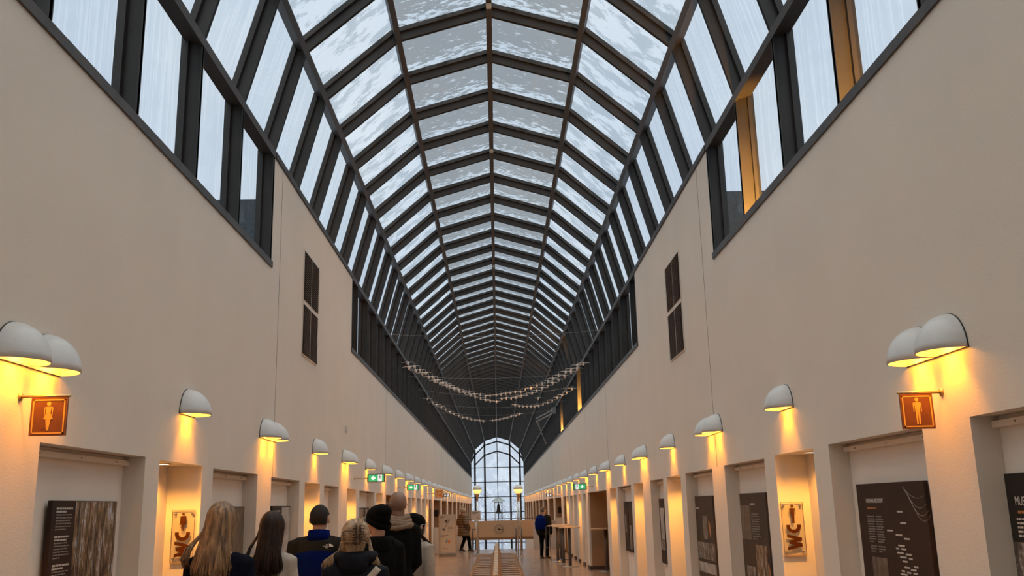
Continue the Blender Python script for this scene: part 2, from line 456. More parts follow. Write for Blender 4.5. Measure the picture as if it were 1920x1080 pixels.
for sx, nm in ((-1, 'trim_1'), (1, 'trim_2')):
    bm = bmesh.new()                                   # steel sill capping
    for y0, y1, z in ((YB, 10.0, SILL), (10.0, 15.74, 5.655), (15.74, YE, SILL)):
        add_box(bm, *sorted((sx*(HW-.018), sx*(HW+.31 if z < 5 else HW+.1))), y0, y1, z, z+.035)
        add_box(bm, *sorted((sx*(HW-.018), sx*(HW-.001))), y0, y1, z-.035, z)
    struct(obj(nm, bm, 'sill_steel'))
    bm = bmesh.new()                                   # plaster expansion joints
    for y in (10.4 if sx < 0 else 10.55, 20.85, 31.8, 42, 52.4, 62.8, 73.2):
        add_box(bm, *sorted((sx*(HW-.0015), sx*(HW+.01))), y-.006, y+.006, head(y), SILL-.035 if y > 11 else 5.6)
    for y in (26, 37, 47, 58):
        add_box(bm, *sorted((sx*(HW-.0012), sx*(HW+.01))), y-.004, y+.004, head(y)+.4, SILL-.035)
    struct(obj('trim_3' if sx < 0 else 'trim_4', bm, 'joint'))
    bm = bmesh.new()                                   # dark skirting on the piers
    prev = 3.0
    for (y0, y1, k) in (openL if sx < 0 else openR):
        if y0 > 40: break
        add_box(bm, *sorted((sx*(HW-.012), sx*(HW+.02))), prev, y0, 0, .10)
        if k == 'd': add_box(bm, *sorted((sx*(HW-.012), sx*(HW+D_DEEP))), y1-.012, y1+.004, 0, .10)
        prev = y1
    add_box(bm, *sorted((sx*(HW-.012), sx*(HW+.02))), prev, min(y0, 39.6), 0, .10)
    struct(obj('baseboard_left' if sx < 0 else 'baseboard_right', bm, 'base_dark'))

# ------------------------------------------------------------------ glazed vault
PR = [(2.45, SILL+.02), (2.45, 5.65), (2.12, 6.88), (1.19, 7.70), (0, 8.05)]
def offset_profile(P, d):
    full = P + [(-x, z) for x, z in P[-2::-1]]
    out = []
    for i, (x, z) in enumerate(full):
        p = Vector((x, z)); ns = []
        if i > 0: t = (p-Vector(full[i-1])).normalized(); ns.append(Vector((t.y, -t.x)))
        if i < len(full)-1: t = (Vector(full[i+1])-p).normalized(); ns.append(Vector((t.y, -t.x)))
        n = sum(ns, Vector((0, 0))).normalized(); k = d/max(.3, n.dot(ns[0]))
        out.append(tuple(p+n*k))
    return full, out
FULL, O15 = offset_profile(PR, .15)
_, O02 = offset_profile(PR, .012)
_, O11 = offset_profile(PR, .115)
_, O17 = offset_profile(PR, .175)
ceiling = structE('ceiling')
def band(bm, A, B_, y0, y1, lo=0, hi=None):
    hi = hi if hi is not None else len(A)
    idx = list(range(lo, hi))
    va = [[bm.verts.new((p[0], y, p[1])) for p in (A[i], B_[i])] for y in (y0, y1) for i in idx]
    n = len(idx)
    for j in range(n-1):
        a0, b0 = va[j]; a1, b1 = va[j+1]; c0, d0 = va[n+j]; c1, d1 = va[n+j+1]
        bm.faces.new((a0, a1, b1, b0)); bm.faces.new((c0, d0, d1, c1))
        bm.faces.new((a0, c0, c1, a1)); bm.faces.new((b0, b1, d1, d0))
    for j in (0, n-1):
        a0, b0 = va[j]; c0, d0 = va[n+j]; bm.faces.new((a0, b0, d0, c0))
def rib_mesh(lo, hi, name):
    bm = bmesh.new()
    band(bm, FULL, O15, -.016, .016, lo, hi)           # web plate
    band(bm, FULL, O02, -.028, .028, lo, hi)           # inner flange
    band(bm, O11, O17, -.05, .05, lo, hi)              # glazing bar
    # bolts on the web face
    for i in range(lo, hi-1):
        a, b2 = Vector(FULL[i]), Vector(FULL[i+1]); L = (b2-a).length
        t = (b2-a)/L; n = Vector((t.y, -t.x)); k = int(L/.16)
        for j in range(k):
            q = a+t*(j+.5)*L/k + n*.075
            vs = bmesh.ops.create_circle(bm, cap_ends=True, radius=.006, segments=6)['verts']
            bmesh.ops.transform(bm, matrix=Matrix.Translation((q.x, -.0175, q.y)) @ Matrix.Rotation(PI/2, 4, 'X'), verts=vs)
    return bm
PITCH = 1.295
ribsY = []
k = 0
y = 9.95 - 10*PITCH
while y < YE-.3:
    ribsY.append(y); y += PITCH
n_all = len(FULL)
rib_full = obj('rib', rib_mesh(0, n_all, 'rib'), 'dark_steel', ceiling)
rib_top = obj('rib', rib_mesh(1, n_all-1, 'rib'), 'dark_steel', ceiling)
rib_full.location.y = ribsY[0]; used_top = False
for y in ribsY[1:]:
    src = rib_top if 10.2 < y < 15.7 else rib_full
    if src is rib_top and not used_top:
        rib_top.location.y = y; used_top = True; continue
    c = src.copy(); C.objects.link(c); c.parent = ceiling; c.location = (0, y, 0)
# end posts where the solid bay stops
bm = bmesh.new()
for sx in (-1, 1):
    for y in (9.97, 15.77): add_box(bm, *sorted((sx*2.45, sx*2.62)), y-.03, y+.03, SILL, 5.65)
obj('window_post', bm, 'dark_steel', ceiling)
_, PI3 = offset_profile(PR, .0)
for i in range(1, n_all-1):                            # purlins running the length of the hall
    p = Vector(FULL[i]); q = Vector(O15[i]); d = (q-p).normalized(); t = Vector((-d.y, d.x))
    bm = bmesh.new()
    for (a, b2, w) in ((-.004, .15, .016), (-.012, .012, .038)):
        cs = [p+d*a-t*w, p+d*a+t*w, p+d*b2+t*w, p+d*b2-t*w]
        v0 = [bm.verts.new((c.x, YB, c.y)) for c in cs]; v1 = [bm.verts.new((c.x, YE, c.y)) for c in cs]
        bm.faces.new(v0); bm.faces.new(v1[::-1])
        for j in range(4): bm.faces.new((v0[j], v0[(j+1) % 4], v1[(j+1) % 4], v1[j]))
    obj('purlin', bm, 'purlin_steel', ceiling)
# glass of each bay: sides, haunches, top
def pane_mesh():
    bm = bmesh.new()
    mats = [0, 1, 1, 2, 2, 1, 1, 0]
    mats = [0, 0, 1, 2, 2, 1, 0, 0]
    th = .012
    for j in range(n_all-1):
        a, b2 = Vector(O15[j]), Vector(O15[j+1])
        f = bm.faces.new([bm.verts.new(c) for c in ((a.x, .04, a.y), (b2.x, .04, b2.y), (b2.x, PITCH-.04, b2.y), (a.x, PITCH-.04, a.y))])
        f.material_index = mats[j]
    return bm
pane0 = obj('glass_pane', pane_mesh(), ['glass_side', 'glass_haunch', 'glass_top'], ceiling, norm=False)
pane0.location.y = ribsY[0]
for i, y in enumerate(ribsY[1:]):
    src = pane0
    if i % 1 == 0:                                     # own mesh data so each bay carries its own frost pattern
        me = src.data.copy(); me.transform(Matrix.Translation((0, i*3.7, 0)))
        c = src.copy(); c.data = me; C.objects.link(c); c.parent = ceiling; c.location = (0, y-i*3.7, 0)
# ridge-mounted boxes
for y, lb in ((10.9, 'small white box fixed under the roof ridge, nearest of three'),
          (15.95, 'small white box fixed under the roof ridge, middle of three'),
          (24.3, 'small white box fixed under the roof ridge, farthest of three')):
    bm = bevelled(bx(-.035, .035, -.03, .03, -.06, .0), .006)
    d = tag(obj('ceiling_detector', bm, 'white_shade'), lb, 'detector'); d.location = (0, y, 8.035)

# ------------------------------------------------------------------ far gable window and bridge
def end_window():
    root = structE('window_1')
    g = O15
    bm = bmesh.new()
    def bar(x0, z0, x1, z1, w=.045, d=.07):
        a, b2 = Vector((x0, z0)), Vector((x1, z1)); t = (b2-a).normalized(); n = Vector((-t.y, t.x))*w
        poly_plate(bm, [tuple(a+n), tuple(b2+n), tuple(b2-n), tuple(a-n)], YE-d, YE+d)
    for x, zt, w in ((0, 8.15, .035), (1.19, 7.8, .085), (-1.19, 7.8, .085), (2.12, 6.95, .085), (-2.12, 6.95, .085)):
        bar(x, -3.05, x, zt, w)
    for z in (5.27, 3.93, 2.56, 1.16, -.22, -1.57, -2.9): bar(-2.6, z, 2.6, z, .035)
    for dz in (-.30, -1.22):
        pts = [(2.6, 5.9+dz), (2.12, 6.75+dz), (1.19, 7.65+dz), (0, 8.0+dz)]
        pts += [(-x, z) for x, z in pts[-2::-1]]
        if dz < -1: pts = pts[1:-1]
        for a, b2 in zip(pts[:-1], pts[1:]): bar(*a, *b2, .06)
    bar(2.5, 5.6, 2.5, -3.05, .05); bar(-2.5, 5.6, -2.5, -3.05, .05)
    obj('mullion', bm, 'dark_steel', root)
    bm = bmesh.new()
    pts = [(2.62, -3.05)] + [tuple(p) for p in O15[1:-1]] + [(-2.62, -3.05)]
    poly_plate(bm, pts, YE+.02, YE+.03)
    obj('glass', bm, 'glass_end', root)
end_window()
bm = bmesh.new(); add_box(bm, -HW, HW, 58.0, 58.18, -.10, .84); add_box(bm, -HW, HW, 58.18, 60.2, -.25, -.02)
add_box(bm, -HW, HW, 60.0, 60.18, -.1, .84)
bridge = obj('footbridge', bm, 'bridge_beige'); tag(bridge, 'beige footbridge spanning the hall below the bell, clock on its front', 'footbridge')
bm = bmesh.new(); add_tube(bm, [(-HW, 58.08, .98), (HW, 58.08, .98)], .022, 8)
for x in (-2.3, -1.2, 0, 1.2, 2.3): add_tube(bm, [(x, 58.08, .84), (x, 58.08, .98)], .012, 6)
obj('handrail', bm, 'pole_dark', bridge)
# clock
cl = thing('wall_clock', 'round clock of separate dark hour marks on the front of the beige footbridge', 'clock', (.03, 57.99, .37))
for i in range(12):
    a = i*PI/6; d = Vector((math.sin(a), math.cos(a))); n = Vector((-d.y, d.x))*.010; r0, r1 = .22, .28
    bm = bmesh.new(); poly_plate(bm, [tuple(d*r0+n), tuple(d*r1+n), tuple(d*r1-n), tuple(d*r0-n)], -.02, .01)
    obj('hour_mark', bm, 'ink', cl)
for nm, a, L in (('hour_hand', -60, .15), ('minute_hand', 92, .25)):
    a = math.radians(a); d = Vector((math.sin(a), math.cos(a))); n = Vector((-d.y, d.x))*.014
    bm = bmesh.new(); poly_plate(bm, [tuple(d*-.04+n), tuple(d*L+n*.6), tuple(d*L-n*.6), tuple(d*-.04-n)], -.035, -.02)
    obj(nm, bm, 'ink', cl)
bm = bmesh.new(); vs = bmesh.ops.create_cone(bm, cap_ends=True, radius1=.045, radius2=.045, depth=.05, segments=16)['verts']
bmesh.ops.transform(bm, matrix=Matrix.Rotation(PI/2, 4, 'X'), verts=vs)
obj('hub', bm, 'ink', cl)
# ship's bell in its little frame
be = thing('bell_stand', 'dark bell hanging in a slim frame under a pale pitched roof on the footbridge', 'bell', (.02, 59.0, -.02))
bm = bmesh.new(); add_lathe(bm, [(.02, .56), (.06, .54), (.085, .47), (.10, .30), (.13, .14), (.19, .02), (.20, 0), (.17, 0)], 24, (0, 0, 1.30))
add_tube(bm, [(0, 0, 1.86), (0, 0, 1.96)], .02, 8)
obj('bell', bm, 'bell_bronze', be, True)
bm = bmesh.new(); add_tube(bm, [(0, 0, 1.0), (0, 0, 1.34)], .018, 8); add_ell(bm, (0, 0, 1.27), (.035,)*3)
obj('clapper', bm, 'bell_bronze', be, True)
for sx in (-1, 1):
    bm = bmesh.new(); add_tube(bm, [(sx*.22, 0, 0), (sx*.22, 0, 2.0)], .016, 8)
    obj('post', bm, 'steel_grey', be)
bm = bmesh.new(); add_tube(bm, [(-.25, 0, 1.96), (.25, 0, 1.96)], .02, 8); obj('crossbar', bm, 'steel_grey', be)
bm = bmesh.new()
v = [bm.verts.new(p) for p in ((-.45, -.45, 2.02), (.45, -.45, 2.02), (.45, .45, 2.02), (-.45, .45, 2.02), (-.12, 0, 2.26), (.12, 0, 2.26))]
for q in ((0, 1, 5, 4), (2, 3, 4, 5), (1, 2, 5), (3, 0, 4), (0, 3, 2, 1)): bm.faces.new([v[i] for i in q])
obj('canopy_roof', bm, 'copper_roof', be)
# parapets either side of the stairhead
for sx, nm in ((-1, 'left'), (1, 'right')):
    bm = bmesh.new(); add_box(bm, *sorted((sx*1.42, sx*(HW-.004))), 39.45, 39.6, 0, 1.05)
    add_box(bm, *sorted((sx*1.40, sx*(HW-.004))), 39.43, 39.62, 1.05, 1.085)
    for x in (1.42, 1.95, 2.4): add_box(bm, *sorted((sx*x, sx*(x+.02))), 39.44, 39.45, 0, 1.05)
    tag(obj('parapet', bm, 'parapet_white'), 'pale solid parapet on the %s side of the stairhead' % nm, 'parapet')

# ------------------------------------------------------------------ wall lamps
def lamp_light(name, loc, power, col, size=.03, spot=None, blend=.3, parent=None, rot=(0, 0, 0)):
    ld = bpy.data.lights.new(name, 'SPOT' if spot else 'POINT')
    ld.energy = power; ld.color = col; ld.shadow_soft_size = size
    if spot: ld.spot_size = spot; ld.spot_blend = blend
    lo = bpy.data.objects.new(name, ld); C.objects.link(lo); lo.location = loc; lo.rotation_euler = rot
    if parent: lo.parent = parent
    return lo
LD = bpy.data.lights.new('lamp_bulb_light', 'SPOT'); LD.energy = LAMP_W; LD.color = WARM; LD.shadow_soft_size = .03
LD.spot_size = math.radians(84); LD.spot_blend = .6
PD = bpy.data.lights.new('lamp_glow', 'POINT'); PD.energy = 3.4; PD.color = (1, .42, .05); PD.shadow_soft_size = .025
def make_wall_lamp():
    """quarter-sphere shade with its flat back on the wall (local +y into the wall), open below"""
    t = thing('wall_lamp', 'x', 'wall lamp')
    R, Hh = .185, .205
    bm = bmesh.new()
    for rr, hh, flip in ((R, Hh, 0), (R-.008, Hh-.008, 1)):
        nu, nv = 18, 9; g = []
        for i in range(nu+1):
            a = PI + PI*i/nu
            g.append([bm.verts.new((rr*math.cos(a)*math.cos(PI/2*j/nv), rr*math.sin(a)*math.cos(PI/2*j/nv)*1.02, hh*math.sin(PI/2*j/nv))) for j in range(nv+1)])
        for i in range(nu):
            for j in range(nv):
                f = bm.faces.new((g[i][j], g[i+1][j], g[i+1][j+1], g[i][j+1])); f.material_index = flip
        if not flip: g0 = g
    for i in range(nu): bm.faces.new((g0[i][0], g[i][0], g[i+1][0], g0[i+1][0]))
    sh = obj('lamp_shade', bm, ['white_shade', 'warm_inner'], t, True, norm=False)
    bm = bmesh.new()
    pts = [(R*1.03*math.cos(a*PI/24), R*0+(Hh*1.03)*math.sin(a*PI/24)) for a in range(25)]
    poly_plate(bm, [(x, z-.004) for x, z in pts], -.006, .0)
    bp_ = obj('back_plate', bm, 'rim_black', t)
    bm = bmesh.new(); poly_plate(bm, [(x*.95, z*.95) for x, z in pts], -.012, -.0065); obj('inner_reflector', bm, 'warm_inner', bp_)
    bm = bmesh.new(); add_ell(bm, (0, -.075, .150), (.022, .022, .024)); obj('bulb', bm, 'bulb', t, True)
    bm = bmesh.new(); add_tube(bm, [(0, -.075, .165), (0, -.04, .172), (0, -.0, .172)], .010, 8); obj('lamp_holder', bm, 'white_shade', t)
    l = bpy.data.objects.new('bulb_light', LD); C.objects.link(l); l.parent = t; l.location = (0, -.092, .115)
    l = bpy.data.objects.new('bulb_glow', PD); C.objects.link(l); l.parent = t; l.location = (0, -.085, .06)
    return t
lamp0 = make_wall_lamp(); first = [True]
def put_lamp(side, y, z, label, group=None):
    loc = (side*(HW-.0005), y, z); rz = PI/2 if side < 0 else -PI/2
    if first[0]:
        first[0] = False; t = lamp0; t.location = loc; t.rotation_euler = (0, 0, rz); t['label'] = label
        if group: t['group'] = group
    else: t = copy_tree(lamp0, loc, rz, label, group)
    return t
P_ = 5.21
LY = [(4.72, 'a'), (5.07, 'b'), (7.46, 's'), (9.94, 'a'), (10.30, 'b'), (12.75, 's')]
RY = [(4.92, 'a'), (5.29, 'b'), (7.86, 's'), (10.36, 'a'), (10.75, 'b'), (13.14, 's')]
y = 15.15; n = 0
while y < 86:
    LY += [(y, 'a'), (y+.38, 'b'), (y+2.7, 's')]; y += P_
y = 15.62
while y < 86:
    RY += [(y, 'a'), (y+.38, 'b'), (y+2.7, 's')]; y += P_
nearL = ['white quarter-dome wall lamp, nearest on the left wall, cut by the photo edge',
  'white quarter-dome wall lamp, second on the left wall, touching the nearest one',
  'single white quarter-dome wall lamp on the left wall above the women WC recess',
  'white quarter-dome wall lamp on the left wall, nearer of the pair below the plaster joint',
  'white quarter-dome wall lamp on the left wall, farther of the pair below the plaster joint',
  'single white quarter-dome wall lamp on the left wall below the small white sensor',
  'white quarter-dome wall lamp on the left wall, nearer of the pair before the exit sign',
  'white quarter-dome wall lamp on the left wall, farther of the pair before the exit sign',
  'single white quarter-dome wall lamp on the left wall directly above the first green exit sign']
nearR = ['white quarter-dome wall lamp, nearest and largest on the right wall above the man sign',
  'white quarter-dome wall lamp, second on the right wall, touching the nearest one',
  'single white quarter-dome wall lamp on the right wall above the men WC recess',
  'white quarter-dome wall lamp on the right wall, nearer of the pair over the plaster joint',
  'white quarter-dome wall lamp on the right wall, farther of the pair over the plaster joint',
  'single white quarter-dome wall lamp on the right wall, third one counted as singles from the front pair',
  'white quarter-dome wall lamp on the right wall, nearer of the third pair',
  'white quarter-dome wall lamp on the right wall, farther of the third pair',
  'single white quarter-dome wall lamp on the right wall above the two-panel display']
nearR[5] = 'single white quarter-dome wall lamp on the right wall between the second and third pairs'
for side, YY, near, w in ((-1, LY, nearL, 'left'), (1, RY, nearR, 'right')):
    for i, (y, k) in enumerate(YY):
        if y > YE-1: continue
        z = 2.485 - .0035*min(y-5, 15) if side < 0 else 2.47 - .0025*min(y-5, 15)
        if i < len(near): put_lamp(side, y, z, near[i], 'wall lamps on the %s wall' % w)
        else: put_lamp(side, y, z, 'small distant white quarter-dome wall lamp in the receding row on the %s wall' % w, 'distant wall lamps on the %s wall' % w)

# ------------------------------------------------------------------ recess fittings: downlights and blind rails
DLD = bpy.data.lights.new('downlight_bulb', 'SPOT'); DLD.energy = DOWN_W; DLD.color = WARM2; DLD.shadow_soft_size = .03
DLD.spot_size = math.radians(150); DLD.spot_blend = .5
GLD = bpy.data.lights.new('passage_fill_source', 'POINT'); GLD.energy = DEEP_W; GLD.color = WARM2; GLD.shadow_soft_size = .1  # warm fill added to every side passage, no fixture seen there
def make_downlight():
    t = thing('downlight', 'x', 'downlight')
    bm = bmesh.new(); add_lathe(bm, [(.055, 0), (.055, -.006), (.043, -.008), (.040, 0)], 20); obj('trim_ring', bm, 'white_shade', t)
    bm = bmesh.new(); add_lathe(bm, [(.039, -.002), (.025, -.005), (.004, -.006)], 16); obj('bulb', bm, 'bulb_small', t)
    l = bpy.data.objects.new('downlight_light', DLD); C.objects.link(l); l.parent = t; l.location = (0, 0, -.02)
    return t
dl0 = make_downlight(); dl_used = False
names = {('L', 7): 'small round downlight in the ceiling of the women WC recess',
         ('R', 7): 'small round downlight in the ceiling of the men WC recess'}
rail_n = 0
def rail(side, y0, y1, label, group):
    t = thing('blind_rail', label, 'rail', (side*(HW+.118), (y0+y1)/2, head((y0+y1)/2)-.025), PI/2 if side < 0 else -PI/2, group)
    w = (y1-y0)/2-.001
    bm = bmesh.new(); add_box(bm, -w, w, -.010, .031, -.034, -.0); bevelled(bm, .002, 1); obj('track', bm, 'stucco_niche', t)
    for i in range(3):
        x = -w*.7 + i*w*.7
        bm = bmesh.new(); add_tube(bm, [(x, -.014, -.018), (x, -.009, -.018)], .005, 8); obj('screw', bm, 'joint', t)
    return t
ordn = ['nearest', 'second', 'third', 'fourth', 'fifth', 'sixth', 'seventh', 'eighth', 'ninth', 'tenth', 'eleventh']
for side, opens, w in ((-1, openL, 'left'), (1, openR, 'right')):
    nl = npo = nd = 0
    for (y0, y1, k) in opens:
        yc = (y0+y1)/2
        if k == 'l':
            lb = 'small round downlight in the %s warm-lit recess of the %s wall' % (ordn[nl], w); nl += 1
            loc = (side*(HW+.15), yc, head(yc)-.0005)
            if not dl_used: dl0.location = loc; dl0['label'] = lb; dl_used = True
            else: copy_tree(dl0, loc, None, lb)
        elif k == 'p':
            rail(side, y0, y1, 'thin pale blind rail at the head of the %s display recess on the %s wall' % (ordn[npo], w), 'blind rails in the %s recesses' % w); npo += 1
        else:
            t = thing('passage_fill', 'added fill light inside the %s side passage off the %s wall' % (
                ordn[nd] if nd < 10 else 'far', w), 'fill light', (side*(HW+1.5), yc, head(yc)-.001), 0, 'added fill lights in far side passages, %s' % w if nd >= 10 else None); nd += 1
            bm = bmesh.new(); add_lathe(bm, [(.10, 0), (.10, -.03), (.08, -.045), (.01, -.05)], 20); obj('fill_disc', bm, 'bulb', t, True)  # glowing disc belonging to the added fill
            l = bpy.data.objects.new('passage_fill_light', GLD); C.objects.link(l); l.parent = t; l.location = (0, 0, -.15)

# ------------------------------------------------------------------ louvre vents, sensor
for side, yc, z0, z1 in ((-1, 12.19, 3.64, 5.02), (1, 12.36, 3.62, 4.96)):
    t = thing('louvre_vent', 'tall brown louvred vent of four grilles high on the %s wall' % ('left' if side < 0 else 'right'), 'vent', (side*HW, yc, 0), PI/2 if side < 0 else -PI/2)
    w = .50
    bm = bmesh.new(); add_box(bm, -w, w, -.012, .0, z0, z1); obj('frame', bm, 'stucco', t)
    zm = (z0+z1)/2
    for x0, x1 in ((-w+.02, -.015), (.015, w-.02)):
        for a, b2 in ((z0+.02, zm-.03), (zm+.03, z1-.02)):
            bm = bmesh.new(); add_box(bm, x0, x1, -.014, -.0121, a, b2, 1)
            n = int((b2-a)/.028)
            for i in range(n):
                zz = a+(i+.5)*(b2-a)/n
                v = [bm.verts.new(p) for p in ((x0, -.014, zz+.008), (x1, -.014, zz+.008), (x1, -.030, zz-.006), (x0, -.030, zz-.006),
                                                 (x0, -.014, zz+.004), (x1, -.014, zz+.004), (x1, -.030, zz-.010), (x0, -.030, zz-.010))]
                for q in ((0, 1, 2, 3), (4, 5, 6, 7), (0, 1, 5, 4), (2, 3, 7, 6)): bm.faces.new([v[j] for j in q])
            obj('grille', bm, ['vent_slat', 'vent_dark'], t)
bm = bevelled(bx(-.045, .045, -.035, 0, -.05, .05), .008); add_tube(bm, [(0, -.04, -.01), (0, -.03, -.01)], .02, 12)
q = tag(obj('wall_sensor', bm, 'white_shade'), 'small white box sensor high on the left wall', 'sensor'); q.location = (-HW, 15.3, 2.99); q.rotation_euler = (0, 0, PI/2)

# ------------------------------------------------------------------ floodlights on the right sill
def floodlight(yl, yp, power, label):
    t = thing('floodlight', label, 'floodlight', (2.53, yl, SILL+.035))
    bm = bmesh.new(); add_box(bm, -.035, .035, -.04, .02, .03, .075); bevelled(bm, .006); obj('housing', bm, 'case_grey', t)
    bm = bmesh.new(); add_box(bm, -.028, .028, .021, .026, .036, .07); obj('lens', bm, 'bulb_small', t)
    bm = bmesh.new(); add_tube(bm, [(0, 0, 0), (0, 0, .03)], .012, 8); add_box(bm, -.03, .03, -.03, .03, 0, .006); obj('bracket', bm, 'case_grey', t)
    l = lamp_light('floodlight_beam', (0, .04, .05), power, (1.0, .45, .08), .03, math.radians(105), .6, t)
    l.rotation_euler = Vector((0, 1, .35)).to_track_quat('-Z', 'Y').to_euler()
floodlight(5.04, 6.065, 150, 'tiny bright floodlight on the right window sill, nearest one near the photo top')
floodlight(7.63, 8.655, 330, 'small floodlight on the right window sill glowing on the last near orange post')
floodlight(27.3, 28.08, 330, 'small floodlight on the right window sill beyond the vent, lighting an orange post')
floodlight(35.3, 35.85, 200, 'small floodlight on the right window sill, farthest, lighting a thin orange post')

# ------------------------------------------------------------------ hanging restroom signs
def man_outline(bm, cx, z0, h, y0, y1, woman, mi=0):
    s = h
    def P(L): poly_plate(bm, [(cx+x*s, z0+z*s) for x, z in L], y0, y1, mi)
    P([(.075*math.cos(a*PI/8), .925+.075*math.sin(a*PI/8)) for a in range(16)])
    if woman:
        P([(-.10, .82), (.10, .82), (.07, .60), (.17, .40), (.085, .38), (-.085, .38), (-.17, .40), (-.07, .60)])
        P([(-.085, .385), (.085, .385), (.04, 0), (-.03, 0)])
        for k in (-1, 1): P([(k*.11, .82), (k*.155, .79), (k*.145, .52), (k*.115, .52), (k*.12, .70)][::k])
    else:
        P([(-.11, .82), (.11, .82), (.085, .44), (-.085, .44)])
        for k in (-1, 1):
            P([(k*.008, .445), (k*.085, .445), (k*.075, .0), (k*.018, .0)][::k])
            P([(k*.12, .82), (k*.165, .79), (k*.16, .46), (k*.128, .46)][::k])
def hang_sign(side, y, zt, x_in, x_out, woman, label):
    # x_in nearer wall
    t = thing('hanging_sign', label, 'sign', (side*HW, y, zt))
    s = side
    L = HW - x_out
    bm = bmesh.new(); add_tube(bm, [(0, 0, .012), (-s*(L+.01), 0, .012)], .007, 10); obj('rod', bm, 'brass', t, True)
    bm = bmesh.new(); add_tube(bm, [(0, 0, .012), (-s*.008, 0, .012)], .022, 14); obj('rosette', bm, 'brass', t, True)
    a, b2 = sorted((-s*(HW-x_in), -s*L))
    w = b2-a
    bm = bmesh.new(); add_box(bm, a, b2, -.006, .006, -w*1.03, .005); pl = obj('panel', bm, 'sign_brown', t)
    bm = bmesh.new()
    m_, q_ = .010, .017
    z1 = .005; z0 = -w*1.03
    for (x0, x1, zz0, zz1) in ((a+m_, b2-m_, z1-q_, z1-m_), (a+m_, b2-m_, z0+m_, z0+q_), (a+m_, a+q_, z0+m_, z1-m_), (b2-q_, b2-m_, z0+m_, z1-m_)):
        add_box(bm, x0, x1, -.0075, -.006, zz0, zz1)
    obj('border', bm, 'sign_yellow', pl)
    bm = bmesh.new(); man_outline(bm, (a+b2)/2, z0+.026, w*.80, -.0078, -.006, woman); obj('pictogram', bm, 'sign_yellow', pl)
hang_sign(-1, 4.84, 2.312, 2.385, 2.20, True, 'brown square sign with a yellow woman pictogram hanging from a rod on the left wall')
hang_sign(1, 5.09, 2.262, 2.39, 2.21, False, 'brown square sign with a yellow man pictogram hanging from a rod on the right wall')
def wc_panel(x0, x1, y, z0, z1, woman, label):
    t = thing('wc_panel', label, 'sign', ((x0+x1)/2, y, z0)); w = x1-x0; h = z1-z0
    bm = bmesh.new(); add_box(bm, -w/2, w/2, -.026, -.020, 0, h); obj('acrylic_plate', bm, 'acrylic', t)
    bm = bmesh.new()
    for a_ in ((-w/2-.001, -w/2+.001, 0, h), (w/2-.001, w/2+.001, 0, h), (-w/2, w/2, h-.001, h+.001)): add_box(bm, a_[0], a_[1], -.0265, -.0195, a_[2], a_[3])
    obj('plate_edge', bm, 'pictogram_brown', t)
    bm = bmesh.new(); add_box(bm, -w/2, w/2, -.030, -.001, -.008, 0); obj('ledge', bm, 'brass', t)
    for ax in (-w/2+.022, w/2-.022):
        for az in (.03, h-.03):
            bm = bmesh.new(); add_tube(bm, [(ax, -.032, az), (ax, -.0005, az)], .008, 10); obj('standoff', bm, 'steel_grey', t, True)
    bm = bmesh.new(); man_outline(bm, 0, h*.60, h*.35, -.030, -.0265, False)
    if woman:
        q = h*.35; z_ = h*.60
        poly_plate(bm, [(-.10*q, z_+.80*q), (.10*q, z_+.80*q), (.20*q, z_+.34*q), (-.20*q, z_+.34*q)], -.0305, -.0268)
    obj('pictogram', bm, 'pictogram_brown', t)
    # vertical WC read from the bottom up, drawn as strokes
    bm = bmesh.new()
    u = w*.33; th = .026
    zc = h*.545                                          # C lying on its back (rotated a quarter turn)
    cen = Vector((0, zc)); ro, ri = u, u-.030
    pts = [(ro*math.cos(a), ro*.95*math.sin(a)) for a in [PI+PI*i/14 for i in range(15)]]
    inn = [(ri*math.cos(a), (ro*.95-.030)*math.sin(a)) for a in [2*PI-PI*i/14 for i in range(15)]]
    poly_plate(bm, [(x, z+zc) for x, z in pts]+[(u, zc+.012), (u-.030, zc+.012)]+[(x, z+zc) for x, z in inn]+[(-u+.030, zc+.012), (-u, zc+.012)], -.030, -.0265)
    zs = [h*.365, h*.300, h*.245, h*.19, h*.125]          # W lying on its side
    xs = [-u, u, -u*.75, u, -u]
    for i in range(4):
        a, b2 = (xs[i], zs[i]), (xs[i+1], zs[i+1])
        poly_plate(bm, [(a[0], a[1]-th/2), (b2[0], b2[1]-th/2), (b2[0], b2[1]+th/2), (a[0], a[1]+th/2)], -.030-.0002*i, -.0265)
    obj('wc_lettering', bm, 'pictogram_brown', t)
wc_panel(-2.668, -2.485, 7.93, 1.335, 1.747, True, 'clear acrylic WC panel with a woman pictogram in the left lit recess')
wc_panel(2.462, 2.652, 8.34, 1.25, 1.695, False, 'clear acrylic WC panel with a man pictogram in the right lit recess')

